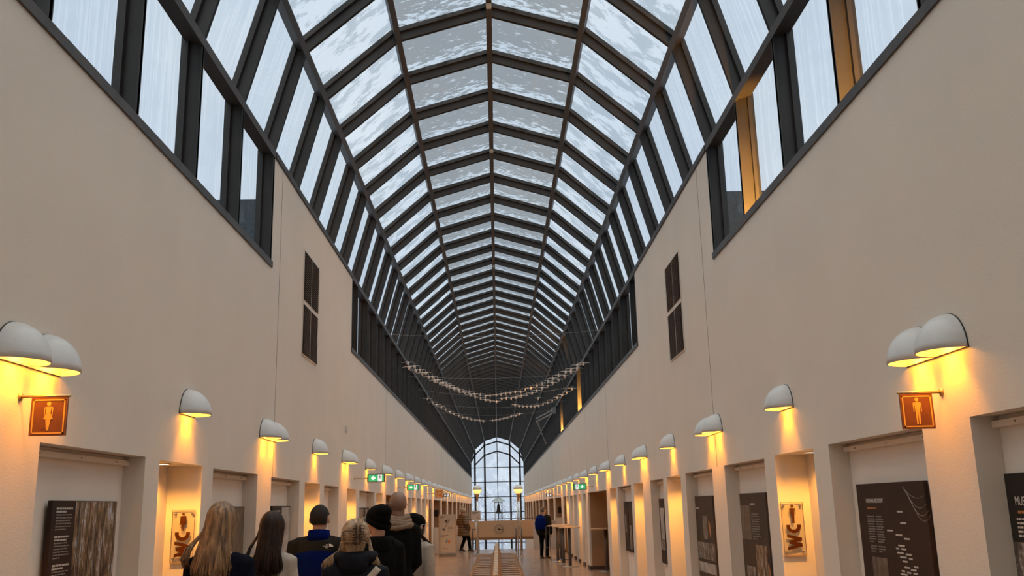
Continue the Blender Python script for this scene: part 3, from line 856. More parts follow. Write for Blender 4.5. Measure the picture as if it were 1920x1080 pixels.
# ------------------------------------------------------------------ exit signs
def running_man(bm, cx, cz, s, y):
    def P(L): poly_plate(bm, [(cx+a*s, cz+b_*s) for a, b_ in L], y-.001, y)
    P([(.02+.09*math.cos(a*PI/5), .40+.09*math.sin(a*PI/5)) for a in range(10)])
    P([(-.10, .28), (.08, .30), (.10, -.02), (-.04, -.04)])
    P([(-.04, -.04), (.04, -.0), (-.18, -.40), (-.26, -.36)]); P([(.02, .0), (.10, -.02), (.22, -.22), (.14, -.24)])
    P([(.14, -.22), (.22, -.22), (.24, -.42), (.16, -.42)])
    P([(-.10, .28), (-.06, .22), (-.24, .06), (-.28, .12)]); P([(.06, .28), (.10, .22), (.26, .12), (.22, .08)])
def exit_sign(side, y, zc, xa, xb, arrow_left, label, order='arrow_first', green=True):
    """xa..xb world x extents"""
    t = thing('exit_sign', label, 'exit sign', ((xa+xb)/2, y, zc)); w = (xb-xa); h = w*.46
    bm = bmesh.new(); add_box(bm, -w/2, w/2, -.018, .018, -h/2, h/2); bevelled(bm, .006); obj('case', bm, 'case_grey', t)
    xw = side*HW-(xa+xb)/2
    bm = bmesh.new(); add_tube(bm, [(side*w/2*.98, 0, 0), (xw, 0, -.004)], .009, 8); add_tube(bm, [(xw, 0, 0), (xw-side*.01, 0, 0)], .022, 10)
    obj('bracket', bm, 'brass', t, True)
    f = -1 if arrow_left else 1
    gx0, gx1 = sorted((f*w*.42, -f*w*.10)); 
    bm = bmesh.new()
    if green: add_box(bm, gx0, gx1, -.0195, -.018, -h*.40, h*.40); add_box(bm, *sorted((-f*w*.32, -f*w*.42)), -.0195, -.018, -h*.40, h*.40)
    if green: obj('green_field', bm, 'exit_green', t)
    else: bm.free()
    bm = bmesh.new()
    add_box(bm, *sorted((-f*w*.10, -f*w*.32)), -.020, -.018, -h*.40, h*.40)
    obj('door_field', bm, 'exit_white', t)
    cx = (gx0+gx1)/2; r = h*.27
    bm = bmesh.new()
    A = [(-1, 0), (-.15, .85), (.45, .85), (-.0, .28), (.95, .28), (.95, -.28), (-.0, -.28), (.45, -.85), (-.15, -.85)]
    poly_plate(bm, [(cx+(-f)*a*r*(-1 if False else 1)*1.0 if f > 0 else cx+a*r, b_*r) for a, b_ in A], -.0205, -.0195)
    obj('arrow', bm, 'exit_white', t)
    bm = bmesh.new(); running_man(bm, -f*w*.21, 0, h*.8, -.0201); obj('running_figure', bm, 'ink', t)
exit_sign(-1, 16.3, 2.235, -2.225, -1.92, True, 'green exit sign with a white left arrow, nearest on the left wall')
exit_sign(-1, 23.4, 2.215, -2.225, -1.92, True, 'green exit sign with a white left arrow, second along the left wall')
exit_sign(1, 24.5, 2.16, 1.94, 2.28, False, 'green exit sign with a white right arrow on the right wall')
exit_sign(-1, 40.4, 2.22, -2.33, -2.03, True, 'small far pale exit sign seen on the left wall past the orange sign', green=False)
exit_sign(1, 36.6, 2.09, 1.83, 2.11, False, 'small far pale exit sign seen on the right wall', green=False)
# orange pictogram sign
t = thing('square_sign', 'square orange-brown sign with a pale letter-like symbol and double border on the left wall', 'sign', (-2.02, 33.0, 2.19))
mat('sign_orange', (.78, .22, .03), .5)
mat('sign_pale', (.95, .62, .30), .5)
bm = bmesh.new(); add_box(bm, -.14, .14, -.01, .01, -.135, .135); obj('panel', bm, 'sign_orange', t)
bm = bmesh.new()
for a, b2, c_, d in ((-.115, .115, .09, .11), (-.115, .115, -.11, -.09), (-.115, -.095, -.11, .11), (.095, .115, -.11, .11)): add_box(bm, a, b2, -.013, -.01, c_, d)
obj('border', bm, 'sign_pale', t)
bm = bmesh.new()
for a, b2, c_, d in ((-.05, -.02, -.06, .06), (-.02, .06, .035, .06), (-.02, .04, -.005, .02), (.035, .06, .0, .06)): add_box(bm, a, b2, -.013, -.01, c_, d)
obj('symbol', bm, 'sign_pale', t)
bm = bmesh.new(); add_tube(bm, [(-.14, 0, .0), (-.43, 0, .0)], .012, 8); obj('bracket', bm, 'brass', t)

# ------------------------------------------------------------------ display boards
def board(side, ya, yb, zt, zb, m, label, depth=HW+.10, name='display_board'):
    """ya = edge on the viewer's left. returns thing in local coords x right, z down from top"""
    yc = (ya+yb)/2; w = abs(yb-ya)
    t = thing(name, label, 'display board', (side*depth, yc, zt), PI/2 if side < 0 else -PI/2)
    bm = bmesh.new(); add_box(bm, -w/2, w/2, .0, .028, -(zt-zb), 0); bevelled(bm, .002, 1); obj('panel', bm, m, t)
    for x in (-w/2+.06, w/2-.06):
        bm = bmesh.new(); add_tube(bm, [(x, .028, -.08), (x, HW+D_POST-depth, -.08)], .012, 8); obj('standoff', bm, 'steel_grey', t)
    return t, w, zt-zb
def pic(t, x0, x1, z1, z0, m, name='photo'):
    bm = bmesh.new(); add_box(bm, x0, x1, -.0015, .0, z0, z1); return obj(name, bm, m, t)
def txt(t, x, z, w, n, lh, th, m, seed, name='text_block'):
    bm = bmesh.new(); text_lines(bm, x, z, w, n, lh, th, random.Random(seed), y=-.0016); return obj(name, bm, m, t)
# left, nearest: dark text column plus birch forest photograph
t, w, h = board(-1, 5.525, 6.45, 1.81, .55, 'board_brown', 'large board with dark text column and birch forest photograph, nearest left recess')
pic(t, -w/2+.30, w/2-.002, -.004, -.60, 'photo_forest'); pic(t, -w/2+.30, w/2-.002, -.6, -h+.01, 'photo_undergrowth', 'undergrowth_photo')
mat('print_trunk', (.05, .03, .02), .5, noise_amt=.5, nscale=30); mat('print_birch', (.40, .36, .33), .5, noise_amt=.6, nscale=40)
rr = random.Random(12)
for k in range(9):
    x = -w/2+.33+rr.random()*(w-.36); ww = rr.uniform(.002, .010); b0 = rr.uniform(-.75, -.6); dx = rr.uniform(-.015, .015)
    bm = bmesh.new(); poly_plate(bm, [(x, b0), (x+ww, b0), (x+ww*.6+dx, -.008), (x+dx, -.008)], -.0022, -.0015)
    obj('tree_print', bm, 'print_birch' if k % 4 == 0 else 'print_trunk', t)
for i, z in enumerate((-.04, -.20, -.36, -.53, -.70, -.88)):
    txt(t, -w/2+.05, z, .22, 2, .018, .011, 'print_light', i, 'heading_text')
    txt(t, -w/2+.05, z-.038, .21, 6, .0165, .007, 'print_dim', 20+i)
# left, others
t, w, h = board(-1, 8.72, 9.68, 1.775, .7, 'board_taupe', 'board with a dark strip and brown photograph partly behind the long-haired blond woman')
pic(t, -w/2+.35, w/2-.01, -.01, -h+.1, 'photo_dim')
t, w, h = board(-1, 10.88, 11.80, 1.78, .8, 'board_brown', 'board with a dark left strip and pale grey sheet above the dark-haired woman')
pic(t, -w/2+.47, w/2-.01, -.01, -h+.1, 'photo_pale'); txt(t, -w/2+.05, -.05, .36, 4, .03, .014, 'print_light', 5)
t, w, h = board(-1, 17.55, 18.22, 1.75, .8, 'board_taupe', 'narrow brown tree photograph board, left one of two behind the black beanie')
pic(t, -w/2+.02, w/2-.02, -.02, -h+.1, 'photo_forest')
t, w, h = board(-1, 18.32, 18.98, 1.75, .8, 'board_black', 'narrow board with a dark left edge, right one of two behind the black beanie')
pic(t, -w/2+.1, w/2-.02, -.02, -h+.1, 'photo_grey')
# right, nearest edge of the photo
t, w, h = board(1, 4.76, 3.72, 1.82, .7, 'board_black', 'black board with white headline and a swirling photograph, cut by the right photo edge')
text_obj('headline', 'MUSÉO', .062, 'print_light', t, (-w/2+.075, -.002, -.155), squeeze=.75)
txt(t, -w/2+.09, -.18, .35, 1, .02, .014, 'print_orange', 3, 'subtitle'); txt(t, -w/2+.07, -.215, .4, 5, .020, .010, 'print_light', 4)
pic(t, -w/2+.01, w/2-.2, -.33, -.56, 'photo_grey')
# right: map board
t, w, h = board(1, 6.76, 5.675, 1.812, .62, 'board_brown', 'dark brown map board with scattered place labels and curved lines, right wall')
text_obj('headline', 'UHKANALAISUUDENT', .040, 'print_light', t, (-w/2+.165, -.002, -.128), squeeze=.72)
txt(t, -w/2+.175, -.158, .27, 1, .02, .012, 'print_orange', 9, 'subtitle')
txt(t, -w/2+.16, -.215, .13, 11, .0165, .008, 'print_dim', 10); txt(t, -w/2+.305, -.215, .13, 11, .0165, .008, 'print_dim', 11)
txt(t, -w/2+.17, -.41, .12, 3, .0165, .008, 'print_dim', 12); txt(t, -w/2+.305, -.41, .13, 3, .0165, .008, 'print_dim', 13)
pic(t, -w/2+.165, -w/2+.42, -.485, -.68, 'photo_dim')
rr = random.Random(5)
for (a, z) in ((.66, .18), (.69, .25), (.47, .30), (.60, .325), (.72, .345), (.62, .39), (.58, .41), (.66, .41), (.59, .435), (.72, .44), (.63, .46),
               (.76, .465), (.66, .485), (.82, .51), (.68, .52), (.77, .53), (.63, .545), (.71, .55), (.80, .55), (.61, .565), (.70, .58), (.76, .58),
               (.64, .60), (.69, .61), (.80, .63), (.62, .645), (.72, .65), (.66, .70), (.75, .71), (.60, .74), (.68, .78)):
    L = rr.uniform(.045, .10); bm = bmesh.new(); add_box(bm, -w/2+a, -w/2+a+L, -.0016, 0, -z-.010, -z); obj('map_label', bm, 'print_light', t)
bm = bmesh.new()
for k in range(4):
    pts = []
    for i in range(13):
        u = i/12; pts.append((-w/2+.78+.02*k-.0*u+u*.29, -.001, -.005-(.09+.075*k*.9)*math.sin(PI*(.08+.60*u))*(1.1-.1*k)))
    add_tube(bm, pts, .0016, 4)
obj('curved_lines', bm, 'print_dim', t)
# right second
t, w, h = board(1, 10.07, 9.09, 1.79, .72, 'board_taupe', 'brown board of forest photographs with an orange leaf shape, right wall past the WC')
pic(t, -w/2+.02, -.10, -.12, -.46, 'photo_dim'); txt(t, -.08, -.10, .42, 1, .03, .016, 'print_light', 31, 'heading_text')
txt(t, -.06, -.20, .30, 11, .024, .010, 'print_dim', 32); pic(t, .0, w/2-.08, -.50, -h+.05, 'photo_forest', 'forest_photo')
pic(t, -w/2+.1, -.06, -.72, -h+.04, 'photo_grey', 'deer_photo')
bm = bmesh.new(); poly_plate(bm, [(w/2-.07, -.66), (w/2-.03, -.72), (w/2-.005, -.83), (w/2-.02, -.90), (w/2-.06, -.80)], -.003, 0); obj('orange_shape', bm, 'print_orange', t)
# right third
t, w, h = board(1, 12.37, 11.37, 1.785, .80, 'board_taupe', 'brown board with three stacked black and white photographs, right wall')
txt(t, -w/2+.04, -.14, .36, 1, .03, .016, 'print_light', 41, 'heading_text'); pic(t, -.09, .14, -.24, -.52, 'photo_grey')
bm = bmesh.new(); poly_plate(bm, [(.22, -.28), (.30, -.33), (.33, -.44), (.28, -.50), (.24, -.40)], -.003, 0); obj('orange_shape', bm, 'print_orange', t)
pic(t, -w/2+.03, w/2-.01, -.42-.14, -.76, 'photo_grey', 'wide_photo'); pic(t, -w/2+.03, w/2-.01, -.80, -.92, 'photo_pale', 'lower_photo')
# right fourth and fifth
t, w, h = board(1, 15.16, 14.72, 1.775, .80, 'board_brown', 'narrow dark board with a pale column photograph between two lit recesses, right wall')
pic(t, -w/2+.09, w/2-.05, -.14, -.62, 'photo_pale'); pic(t, -w/2+.03, w/2-.05, -.63, -h+.2, 'photo_grey', 'lower_photo')
t, w, h = board(1, 19.42, 18.86, 1.75, .80, 'board_brown', 'left panel of a two-panel dark grey-brown display, right wall')
pic(t, -w/2+.08, w/2-.25, -.25, -.6, 'photo_grey')
t, w, h = board(1, 18.78, 18.30, 1.75, .80, 'board_brown', 'right panel of a two-panel dark grey-brown display, right wall')
pic(t, -w/2+.05, w/2-.12, -.45, -.9, 'photo_grey')

# ------------------------------------------------------------------ dark screens and wooden doors in the passages
for side, y, xc, zc, lb in ((-1, 40.945, -2.66, 1.49, 'small dark wall screen in the left passage above the information stand'),
                            (1, 41.405, 2.70, 1.50, 'small dark wall screen in the right passage beyond the tables')):
    t = thing('wall_screen', lb, 'screen', (xc, y-.0, zc))
    bm = bevelled(bx(-.125, .125, -.04, -.002, -.13, .13), .004); obj('bezel', bm, 'screen_black', t)
    bm = bx(-.115, .115, -.042, -.04, -.12, .12); obj('display', bm, 'screen_black', t)
for side, y, w in ((-1, 35.4, 'left'), (1, 35.9, 'right')):
    t = thing('wooden_door', 'golden brown wooden door leaf in the narrow %s passage' % w, 'door', (side*(HW+.03), y-.06, 0))
    bm = bmesh.new(); add_box(bm, *sorted((0, side*.9)), 0, .045, .01, 1.68); obj('leaf', bm, 'door_wood', t)
    bm = bmesh.new(); add_tube(bm, [(side*.08, -.001, .95), (side*.08, -.05, .95), (side*.19, -.05, .95)], .009, 8); obj('handle', bm, 'chrome', t)

# ------------------------------------------------------------------ stairhead: globe lamps, handrails, notice, info stand
def globe_lamp(x, y, ztop, pole2, label):
    t = thing('globe_lamp', label, 'floor lamp', (x, y, 0)); R = .165; zc = ztop
    bm = bmesh.new()
    add_lathe(bm, [(R*math.cos(a), zc+R*math.sin(a)) for a in [i*PI/16 for i in range(0, 8)]]+[(.004, zc+R)], 28); obj('white_cap', bm, 'white_shade', t, True)
    bm = bmesh.new()
    add_lathe(bm, [(.004, zc-R)]+[(R*.985*math.cos(a), zc+R*math.sin(a)) for a in [-PI/2+i*PI/16 for i in range(2, 9)]], 28); obj('glowing_bowl', bm, 'globe_glow', t, True)
    bm = bmesh.new(); add_lathe(bm, [(.03, zc-.42), (.05, zc-.25), (.07, zc-R-.03), (.075, zc-R+.02)], 20); obj('neck', bm, 'brass', t, True)
    for dx in ((0,) if not pole2 else (-.045, .045)):
        bm = bmesh.new(); add_tube(bm, [(dx, 0, .02), (dx, 0, zc-.3)], .030 if not pole2 else .022, 12); obj('pole', bm, 'chrome', t, True)
    bm = bmesh.new(); add_lathe(bm, [(.14, 0), (.14, .012), (.05, .025)], 24); obj('base', bm, 'steel_grey', t, True)
    lamp_light('globe_bulb', (0, 0, zc-R-.05), 8, WARM, .06, None, .3, t)
globe_lamp(-.765, 35.3, 2.33, False, 'globe lamp with a glowing lower half on a single pole, left of the stairhead')
globe_lamp(.72, 33.8, 2.29, True, 'globe lamp with a glowing lower half on a double chrome pole, right of the stairhead')
for x, w in ((-1.0, 'left'), (1.02, 'right')):
    t = thing('globe_lamp', 'faint small round globe lamp far below by the end window, %s one' % w, 'lamp', (x, 84, -3.05))
    bm = bmesh.new(); add_ell(bm, (0, 0, .95), (.22, .22, .22)); obj('globe', bm, 'white_shade', t, True)
    bm = bmesh.new(); add_tube(bm, [(0, 0, 0), (0, 0, .75)], .05, 10); obj('pole', bm, 'steel_grey', t, True)
def handrail(x, w, y, label):
    t = thing('handrail', label, 'handrail', (x, y, 0))
    bm = bmesh.new()
    for sx in (-1, 1):
        add_tube(bm, [(sx*w, 0, 0), (sx*w, 0, .82), (sx*w, .05, .87), (sx*w, 1.2, .87), (sx*w, 4.9, -1.1)], .013, 8)
    add_tube(bm, [(-w, .05, .87), (w, .05, .87)], .013, 8); obj('rail', bm, 'pole_dark', t, True)
    for sx in (-1, 1):
        bm = bmesh.new(); add_tube(bm, [(sx*w, 1.1, 0), (sx*w, 1.1, .87)], .015, 8); obj('post', bm, 'pole_dark', t, True)
        bm = bmesh.new(); add_lathe(bm, [(.045, 0), (.045, .008), (.02, .012)], 16, (sx*w, 0, 0)); obj('foot_plate', bm, 'steel_grey', t)
handrail(-.92, .11, 37.4, 'slim dark metal handrail on the left of the stairhead')
handrail(.80, .11, 37.4, 'slim dark metal handrail on the right of the stairhead')
t = thing('notice_stand', 'beige notice board on a thin post beside the left globe lamp', 'sign', (-.80, 34.4, 0))
bm = bmesh.new(); add_tube(bm, [(0, .02, 0), (0, .02, 1.3)], .014, 8); obj('post', bm, 'chrome', t, True)
bm = bmesh.new(); add_lathe(bm, [(.12, 0), (.12, .01), (.02, .02)], 20); obj('base', bm, 'steel_grey', t)
bm = bmesh.new(); add_box(bm, -.155, .165, -.01, .01, 1.24, 1.57); obj('panel', bm, 'paper', t)
bm = bmesh.new(); text_lines(bm, -.12, 1.53, .24, 2, .05, .022, random.Random(3), y=-.0101); text_lines(bm, .02, 1.36, .10, 3, .025, .012, random.Random(4), y=-.0101)
obj('text_block', bm, 'ink', t)
t = thing('information_stand', 'tall cream information stand with a route diagram and small coloured plan', 'sign stand', (-1.86, 35.0, 0), math.radians(-3))
bm = bmesh.new(); add_box(bm, -.30, .30, -.015, .015, .12, 1.47); bevelled(bm, .003, 1); obj('panel', bm, 'paper', t)
bm = bmesh.new(); add_box(bm, -.31, -.29, -.02, .02, .1, 1.48); add_box(bm, .29, .31, -.02, .02, .1, 1.48); obj('frame', bm, 'oak_light', t)
bm = bmesh.new(); add_box(bm, -.29, .29, -.16, .16, 0, .10); obj('base', bm, 'steel_grey', t)
bm = bmesh.new(); text_lines(bm, -.25, 1.40, .20, 2, .04, .018, random.Random(1), y=-.0152); text_lines(bm, -.24, .74, .28, 2, .045, .02, random.Random(2), y=-.0152)
text_lines(bm, .02, 1.06, .20, 5, .045, .012, random.Random(6), y=-.0152); text_lines(bm, -.15, .28, .34, 1, .04, .018, random.Random(8), y=-.0152); obj('text_block', bm, 'ink', t)
bm = bmesh.new(); add_tube(bm, [(.08, -.018, 1.27), (-.02, -.018, 1.10), (-.10, -.018, .97)], .008, 5); add_tube(bm, [(-.06, -.018, 1.26), (.10, -.018, 1.27)], .012, 5)
for p in ((-.05, 1.20), (-.14, .95), (-.10, .92), (-.04, 1.23)): add_ell(bm, (p[0], -.016, p[1]), (.035, .004, .03), seg=10, rings=6)
obj('route_diagram', bm, 'ink', t)
bm = bmesh.new(); poly_plate(bm, [(-.08, .50), (-.02, .60), (.02, .58), (-.04, .46)], -.018, -.015); obj('blue_plan', bm, 'ink_blue', t)
bm = bmesh.new(); poly_plate(bm, [(.0, .48), (.07, .58), (.13, .54), (.05, .43)], -.018, -.015); obj('orange_plan', bm, 'ink_orange', t)

# ------------------------------------------------------------------ standing tables on the right
def tall_table(x, y, label, r=.34, h=1.09):
    t = thing('standing_table', label, 'table', (x, y, 0))
    bm = bmesh.new(); add_lathe(bm, [(r-.01, h-.03), (r, h-.02), (r, h-.006), (r-.008, h)], 32); obj('tabletop', bm, 'oak_light', t)
    bm = bmesh.new(); add_tube(bm, [(0, 0, .02), (0, 0, h-.03)], .047, 16); obj('column', bm, 'pole_dark', t, True)
    bm = bmesh.new(); add_lathe(bm, [(.24, 0), (.24, .008), (.06, .022)], 28); obj('base', bm, 'steel_grey', t, True)
    return t
tall_table(2.02, 27.6, 'tall round standing table, nearest in the row at the right wall', .32)
tall_table(1.93, 29.0, 'tall round standing table, second in the row at the right wall', .32)
tall_table(1.84, 30.3, 'tall round standing table, third in the row at the right wall', .32)
tall_table(2.02, 31.3, 'tall round standing table holding the paper notice near the man with the backpack', .32)
tall_table(2.82, 26.0-.6, 'tall standing table half hidden inside the right side passage', .40)
t = thing('barrier_frame', 'thin dark metal frame standing beside the farthest standing table', 'rail', (1.52, 30.8, 0))
bm = bmesh.new(); add_tube(bm, [(-.05, 0, 0), (0, 0, 1.06), (.10, 0, 1.06), (.13, 0, 0)], .011, 6); obj('rail', bm, 'pole_dark', t)
bm = bmesh.new(); add_tube(bm, [(-.03, 0, .4), (.05, 0, .4)], .009, 6); obj('hook', bm, 'pole_dark', t)
t = thing('notice_holder', 'small white paper notice standing on the standing table', 'notice', (1.98, 31.2, 1.092), .2)
bm = bmesh.new(); add_box(bm, -.11, .11, -.004, .004, 0, .22); obj('sheet', bm, 'paper', t)
bm = bmesh.new(); add_box(bm, -.11, .11, -.03, .03, 0, .008); obj('foot', bm, 'chrome', t)
# low shelf-like counters by the left side
t = thing('side_counter', 'pale narrow counter with a dark handle beside the information stand', 'counter', (-2.24, 36.6, 0))
bm = bevelled(bx(-.19, .19, -.25, .25, 0, .98), .01); obj('body', bm, 'parapet_white', t)
bm = bmesh.new(); add_tube(bm, [(-.1, -.26, 1.02), (.16, -.26, 1.02), (.2, -.26, .8), (.12, -.26, .72)], .016, 6); obj('handle', bm, 'pole_dark', t)

# ------------------------------------------------------------------ slatted double bench
def bench():
    t = thing('slatted_bench', 'long double-sided bench of bent wooden slats with a central backrest', 'bench', (-.06, 27.0, 0))
    import math as m
    def ribpts(sx):
        pts = [(sx*.03, .445), (sx*.20, .435), (sx*.36, .44), (sx*.46, .432), (sx*.525, .40), (sx*.565, .34), (sx*.58, .26), (sx*.585, .02)]
        out = []
        for i in range(len(pts)-1):
            out.append(pts[i])
        out.append(pts[-1])
        return out
    n = 0
    y = -.05
    first_slat = {}
    while n < 20:
        for sx in (-1, 1):
            if sx in first_slat:
                c = first_slat[sx].copy(); C.objects.link(c); c.parent = t; c.location = (0, -n*.62, 0); continue
            bm = bmesh.new(); P = ribpts(sx); k = len(P)
            top = []; 
            for i, (x, z) in enumerate(P):
                tx = P[min(i+1, k-1)][0]-P[max(i-1, 0)][0]; tz = P[min(i+1, k-1)][1]-P[max(i-1, 0)][1]
                L = m.hypot(tx, tz); nx, nz = -tz/L*sx, tx/L*sx
                if nz < 0 and i < 3: nx, nz = -nx, -nz
                top.append([bm.verts.new((x+nx*o_, yy, z+nz*o_)) for o_, yy in ((0, -.20), (0, .20), (.0-.05, .20), (-.05, -.20))])
            for i in range(k-1):
                for j in range(4): bm.faces.new((top[i][j], top[i][(j+1) % 4], top[i+1][(j+1) % 4], top[i+1][j]))
            bm.faces.new(top[0]); bm.faces.new(top[-1])
            bmesh.ops.bevel(bm, geom=[e for e in bm.edges if len(e.link_faces) == 2 and e.calc_face_angle(0) > .9], offset=.014, segments=3, affect='EDGES')
            first_slat[sx] = obj('slat', bm, 'oak', t)
        n += 1
    bm = bmesh.new()                                   # backrest: leaning boards on both faces
    for i in range(42):
        y1 = -i*.30+.13; y0 = y1-.285
        for sx in (-1, 1):
            v = [bm.verts.new(p) for p in ((sx*.115, y0, .43), (sx*.115, y1, .43), (sx*.04, y1, .70), (sx*.04, y0, .70),
                                             (sx*.085, y0, .43), (sx*.085, y1, .43), (sx*.015, y1, .70), (sx*.015, y0, .70))]
            for q in ((0, 1, 2, 3), (4, 5, 6, 7), (0, 1, 5, 4), (1, 2, 6, 5), (2, 3, 7, 6), (3, 0, 4, 7)): bm.faces.new([v[j] for j in q])
    obj('backrest', bm, 'oak', t)
    bm = bmesh.new(); rnd = random.Random(2)
    for i in range(84):
        y1 = -i*.15+.13; w = .038+rnd.uniform(-.004, .004)
        add_box(bm, -w, w, y1-.143, y1, .70, .718+rnd.uniform(0, .006))
    obj('top_rail', bm, 'oak_light', t)
    bm = bmesh.new(); add_box(bm, -.08, .08, -12.4, .1, .34, .40); add_box(bm, -.5, -.42, -12.4, .1, .34, .39); add_box(bm, .42, .5, -12.4, .1, .34, .39)
    obj('under_frame', bm, 'pole_dark', t)
    for yy in (-12.0, -9, -6, -3, -.2):
        bm = bmesh.new(); add_box(bm, -.04, .04, yy-.03, yy+.03, 0, .35); add_box(bm, -.5, .5, yy-.03, yy+.03, .30, .34); obj('leg', bm, 'pole_dark', t)
bench()

# ------------------------------------------------------------------ hanging wooden birds and their wires
px_rows = {
 'A': ([(175,105),(235,140),(290,175),(345,200),(410,240),(455,270),(505,295),(540,310),(570,325),(610,345),(655,360),(700,375),(755,385),(810,400),(862,405),(910,420),(955,415),(1015,410),(1058,402),(1102,395),(1148,388),(1192,380),(1243,378),(1288,355),(1340,345),(1397,320),(1447,300),(1505,280),(1548,255),(1605,225),(1672,190),(1722,165),(1783,130),(1838,112)], 'upper row of the long flock'),
 'B': ([(185,148),(250,178),(312,205),(372,240),(428,275),(480,298),(545,325),(615,350),(665,375),(718,390),(768,408),(815,425),(865,440),(912,455),(957,465),(1015,472),(1065,445),(1108,440),(1153,440),(1200,432),(1248,418),(1300,405),(1350,390),(1397,370),(1450,345),(1500,322),(1550,295),(1603,265),(1662,232),(1722,190),(1780,160)], 'lower row of the long flock'),
 'C': ([(362,445),(410,480),(450,505),(492,525),(533,547),(572,570),(612,588),(657,605),(697,622),(738,630),(773,640),(812,648),(857,652),(890,657),(977,652),(1010,648),(1047,642),(1082,632),(1117,628),(1155,612),(1197,605),(1232,590)], 'lowest left row of the flock'),
 'D': ([(1192,505),(1228,515),(1266,517),(1305,520),(1343,520),(1377,520),(1416,512),(1455,497),(1500,482),(1543,460),(1592,435),(1637,410),(1680,385),(1730,350),(1410,440)], 'short right-hand row of the flock')}
def bird_mesh():
    bm = bmesh.new()
    add_ell(bm, (0, 0, -.006), (.027, .075, .043), seg=12, rings=8)                 # body
    add_tube(bm, [(0, .06, .008), (0, .13, .035), (0, .17, .045)], [.016, .010, .014], 8)   # neck and head
    add_tube(bm, [(0, .18, .045), (0, .205, .040)], [.008, .002], 6)            # bill
    add_tube(bm, [(0, -.07, 0), (0, -.14, .005)], [(.018, .008), (.034, .004)], 8)   # tail
    for sx in (-1, 1):
        add_tube(bm, [(sx*.02, .02, .015), (sx*.075, .035, .028), (sx*.15, -.005, .012)], [(.007, .012), (.006, .010), (.003, .005)], 6, hint=Vector((0, 1, 0)))
    add_tube(bm, [(0, 0, .025), (0, 0, .10)], .0022, 4)                         # hook
    return bm
bird0 = None
Rinv = Rm.transposed()
ROW_GEOM = {'A': (21.5, 33.0, 3.50), 'B': (20.8, 31.0, 3.35), 'C': (27.0, 43.0, 3.35), 'D': (29.0, 35.0, 3.4)}
ends = {}
for key, (pl, desc) in px_rows.items():
    yn, yf, _ = ROW_GEOM[key]
    xs = [p[0] for p in pl]; mid = 1024 if key in 'ABC' else 1290; half = max(abs(xs[0]-mid), abs(1838-mid) if key != 'D' else 440)
    for i, (zx, zy) in enumerate(pl):
        px = 730+zx/5.053; py = 660+zy/5.053
        u = min(1, abs(zx-mid)/half)
        Y = yf + (yn-yf)*u**1.15                                                # V-shaped flight: tips nearer, leader far
        d = Rm @ Vector((px-960, 540-py, -1750)); kk = Y/d.y
        loc = (round(d.x*kk, 3), round(Y, 3), round(EYE+d.z*kk, 3))
        if bird0 is None: bird0 = obj('hanging_bird', bird_mesh(), 'bird_wood', None, True); b_ = bird0
        else: b_ = bird0.copy(); C.objects.link(b_)
        b_.location = loc; b_.rotation_euler = (0, 0, random.uniform(-.2, .2))
        tag(b_, 'little pale wooden bird with spread wings hanging in the %s' % desc, 'hanging bird', 'wooden birds, ' + desc)
        if i in (0, len(pl)-1): ends.setdefault(key, []).append(loc)
        if i == len(pl)//2: ends.setdefault(key, []).append(loc)
def wire(a, b2, label, sag=.15):
    bm = bmesh.new(); a = Vector(a); b2 = Vector(b2)
    pts = [a.lerp(b2, i/10)-Vector((0, 0, sag*math.sin(PI*i/10))) for i in range(11)]
    add_tube(bm, pts, .0022, 4)
    return tag(obj('steel_wire', bm, 'wire'), label, 'wire')
wire((-2.44, 20.5, 5.5), (2.44, 20.5, 5.5), 'thin wire across the hall carrying the nearest tips of the bird flock', .1)
wire((-2.44, 26.0, 5.3), (2.44, 26.0, 5.3), 'thin wire across the hall above the middle of the bird flock', .1)
wire((-2.44, 29.0, 5.3), (2.44, 29.0, 5.3), 'thin sagging wire across the hall between the bird rows', .25)
wire((-2.44, 33.0, 5.3), (2.44, 33.0, 5.3), 'thin wire across the hall over the leading birds', .2)
wire((-2.44, 38.0, 5.5), (2.44, 38.0, 5.5), 'farthest thin wire across the hall over the lowest birds', .2)
# steel bracing arm on the right
t = thing('bracing_strut', 'pair of pale steel tubes with end blocks bracing the roof high on the right', 'strut', (0, 0, 0))
bm = bmesh.new(); add_tube(bm, [(2.40, 38.5, 5.55), (1.72, 40.5, 5.36)], .035, 8); add_tube(bm, [(2.40, 38.5, 5.42), (1.72, 40.5, 5.22)], .035, 8)
add_tube(bm, [(1.72, 40.5, 5.36), (2.2, 43, 4.5)], .02, 6); add_tube(bm, [(1.72, 40.5, 5.22), (2.3, 44, 4.5)], .02, 6); obj('tube', bm, 'steel_grey', t, True)
bm = bevelled(bx(2.28, 2.44, 38.35, 38.65, 5.36, 5.62), .01); obj('end_block', bm, 'steel_grey', t)

# ------------------------------------------------------------------ neighbouring roof volumes outside the glass
for sx, w in ((-1, 'left'), (1, 'right')):
    bm = bmesh.new(); add_box(bm, *sorted((sx*2.95, sx*7)), 12.4, 15.2, 4.0, 5.95); add_box(bm, *sorted((sx*3.3, sx*7)), 11.6, 12.4, 4.0, 5.35)
    add_box(bm, *sorted((sx*2.9, sx*9)), -10, 60, 3.2, 3.9)
    tag(obj('roof_plant_box', bm, 'slate'), 'dark slate rooftop volume outside the %s side windows' % w, 'rooftop')

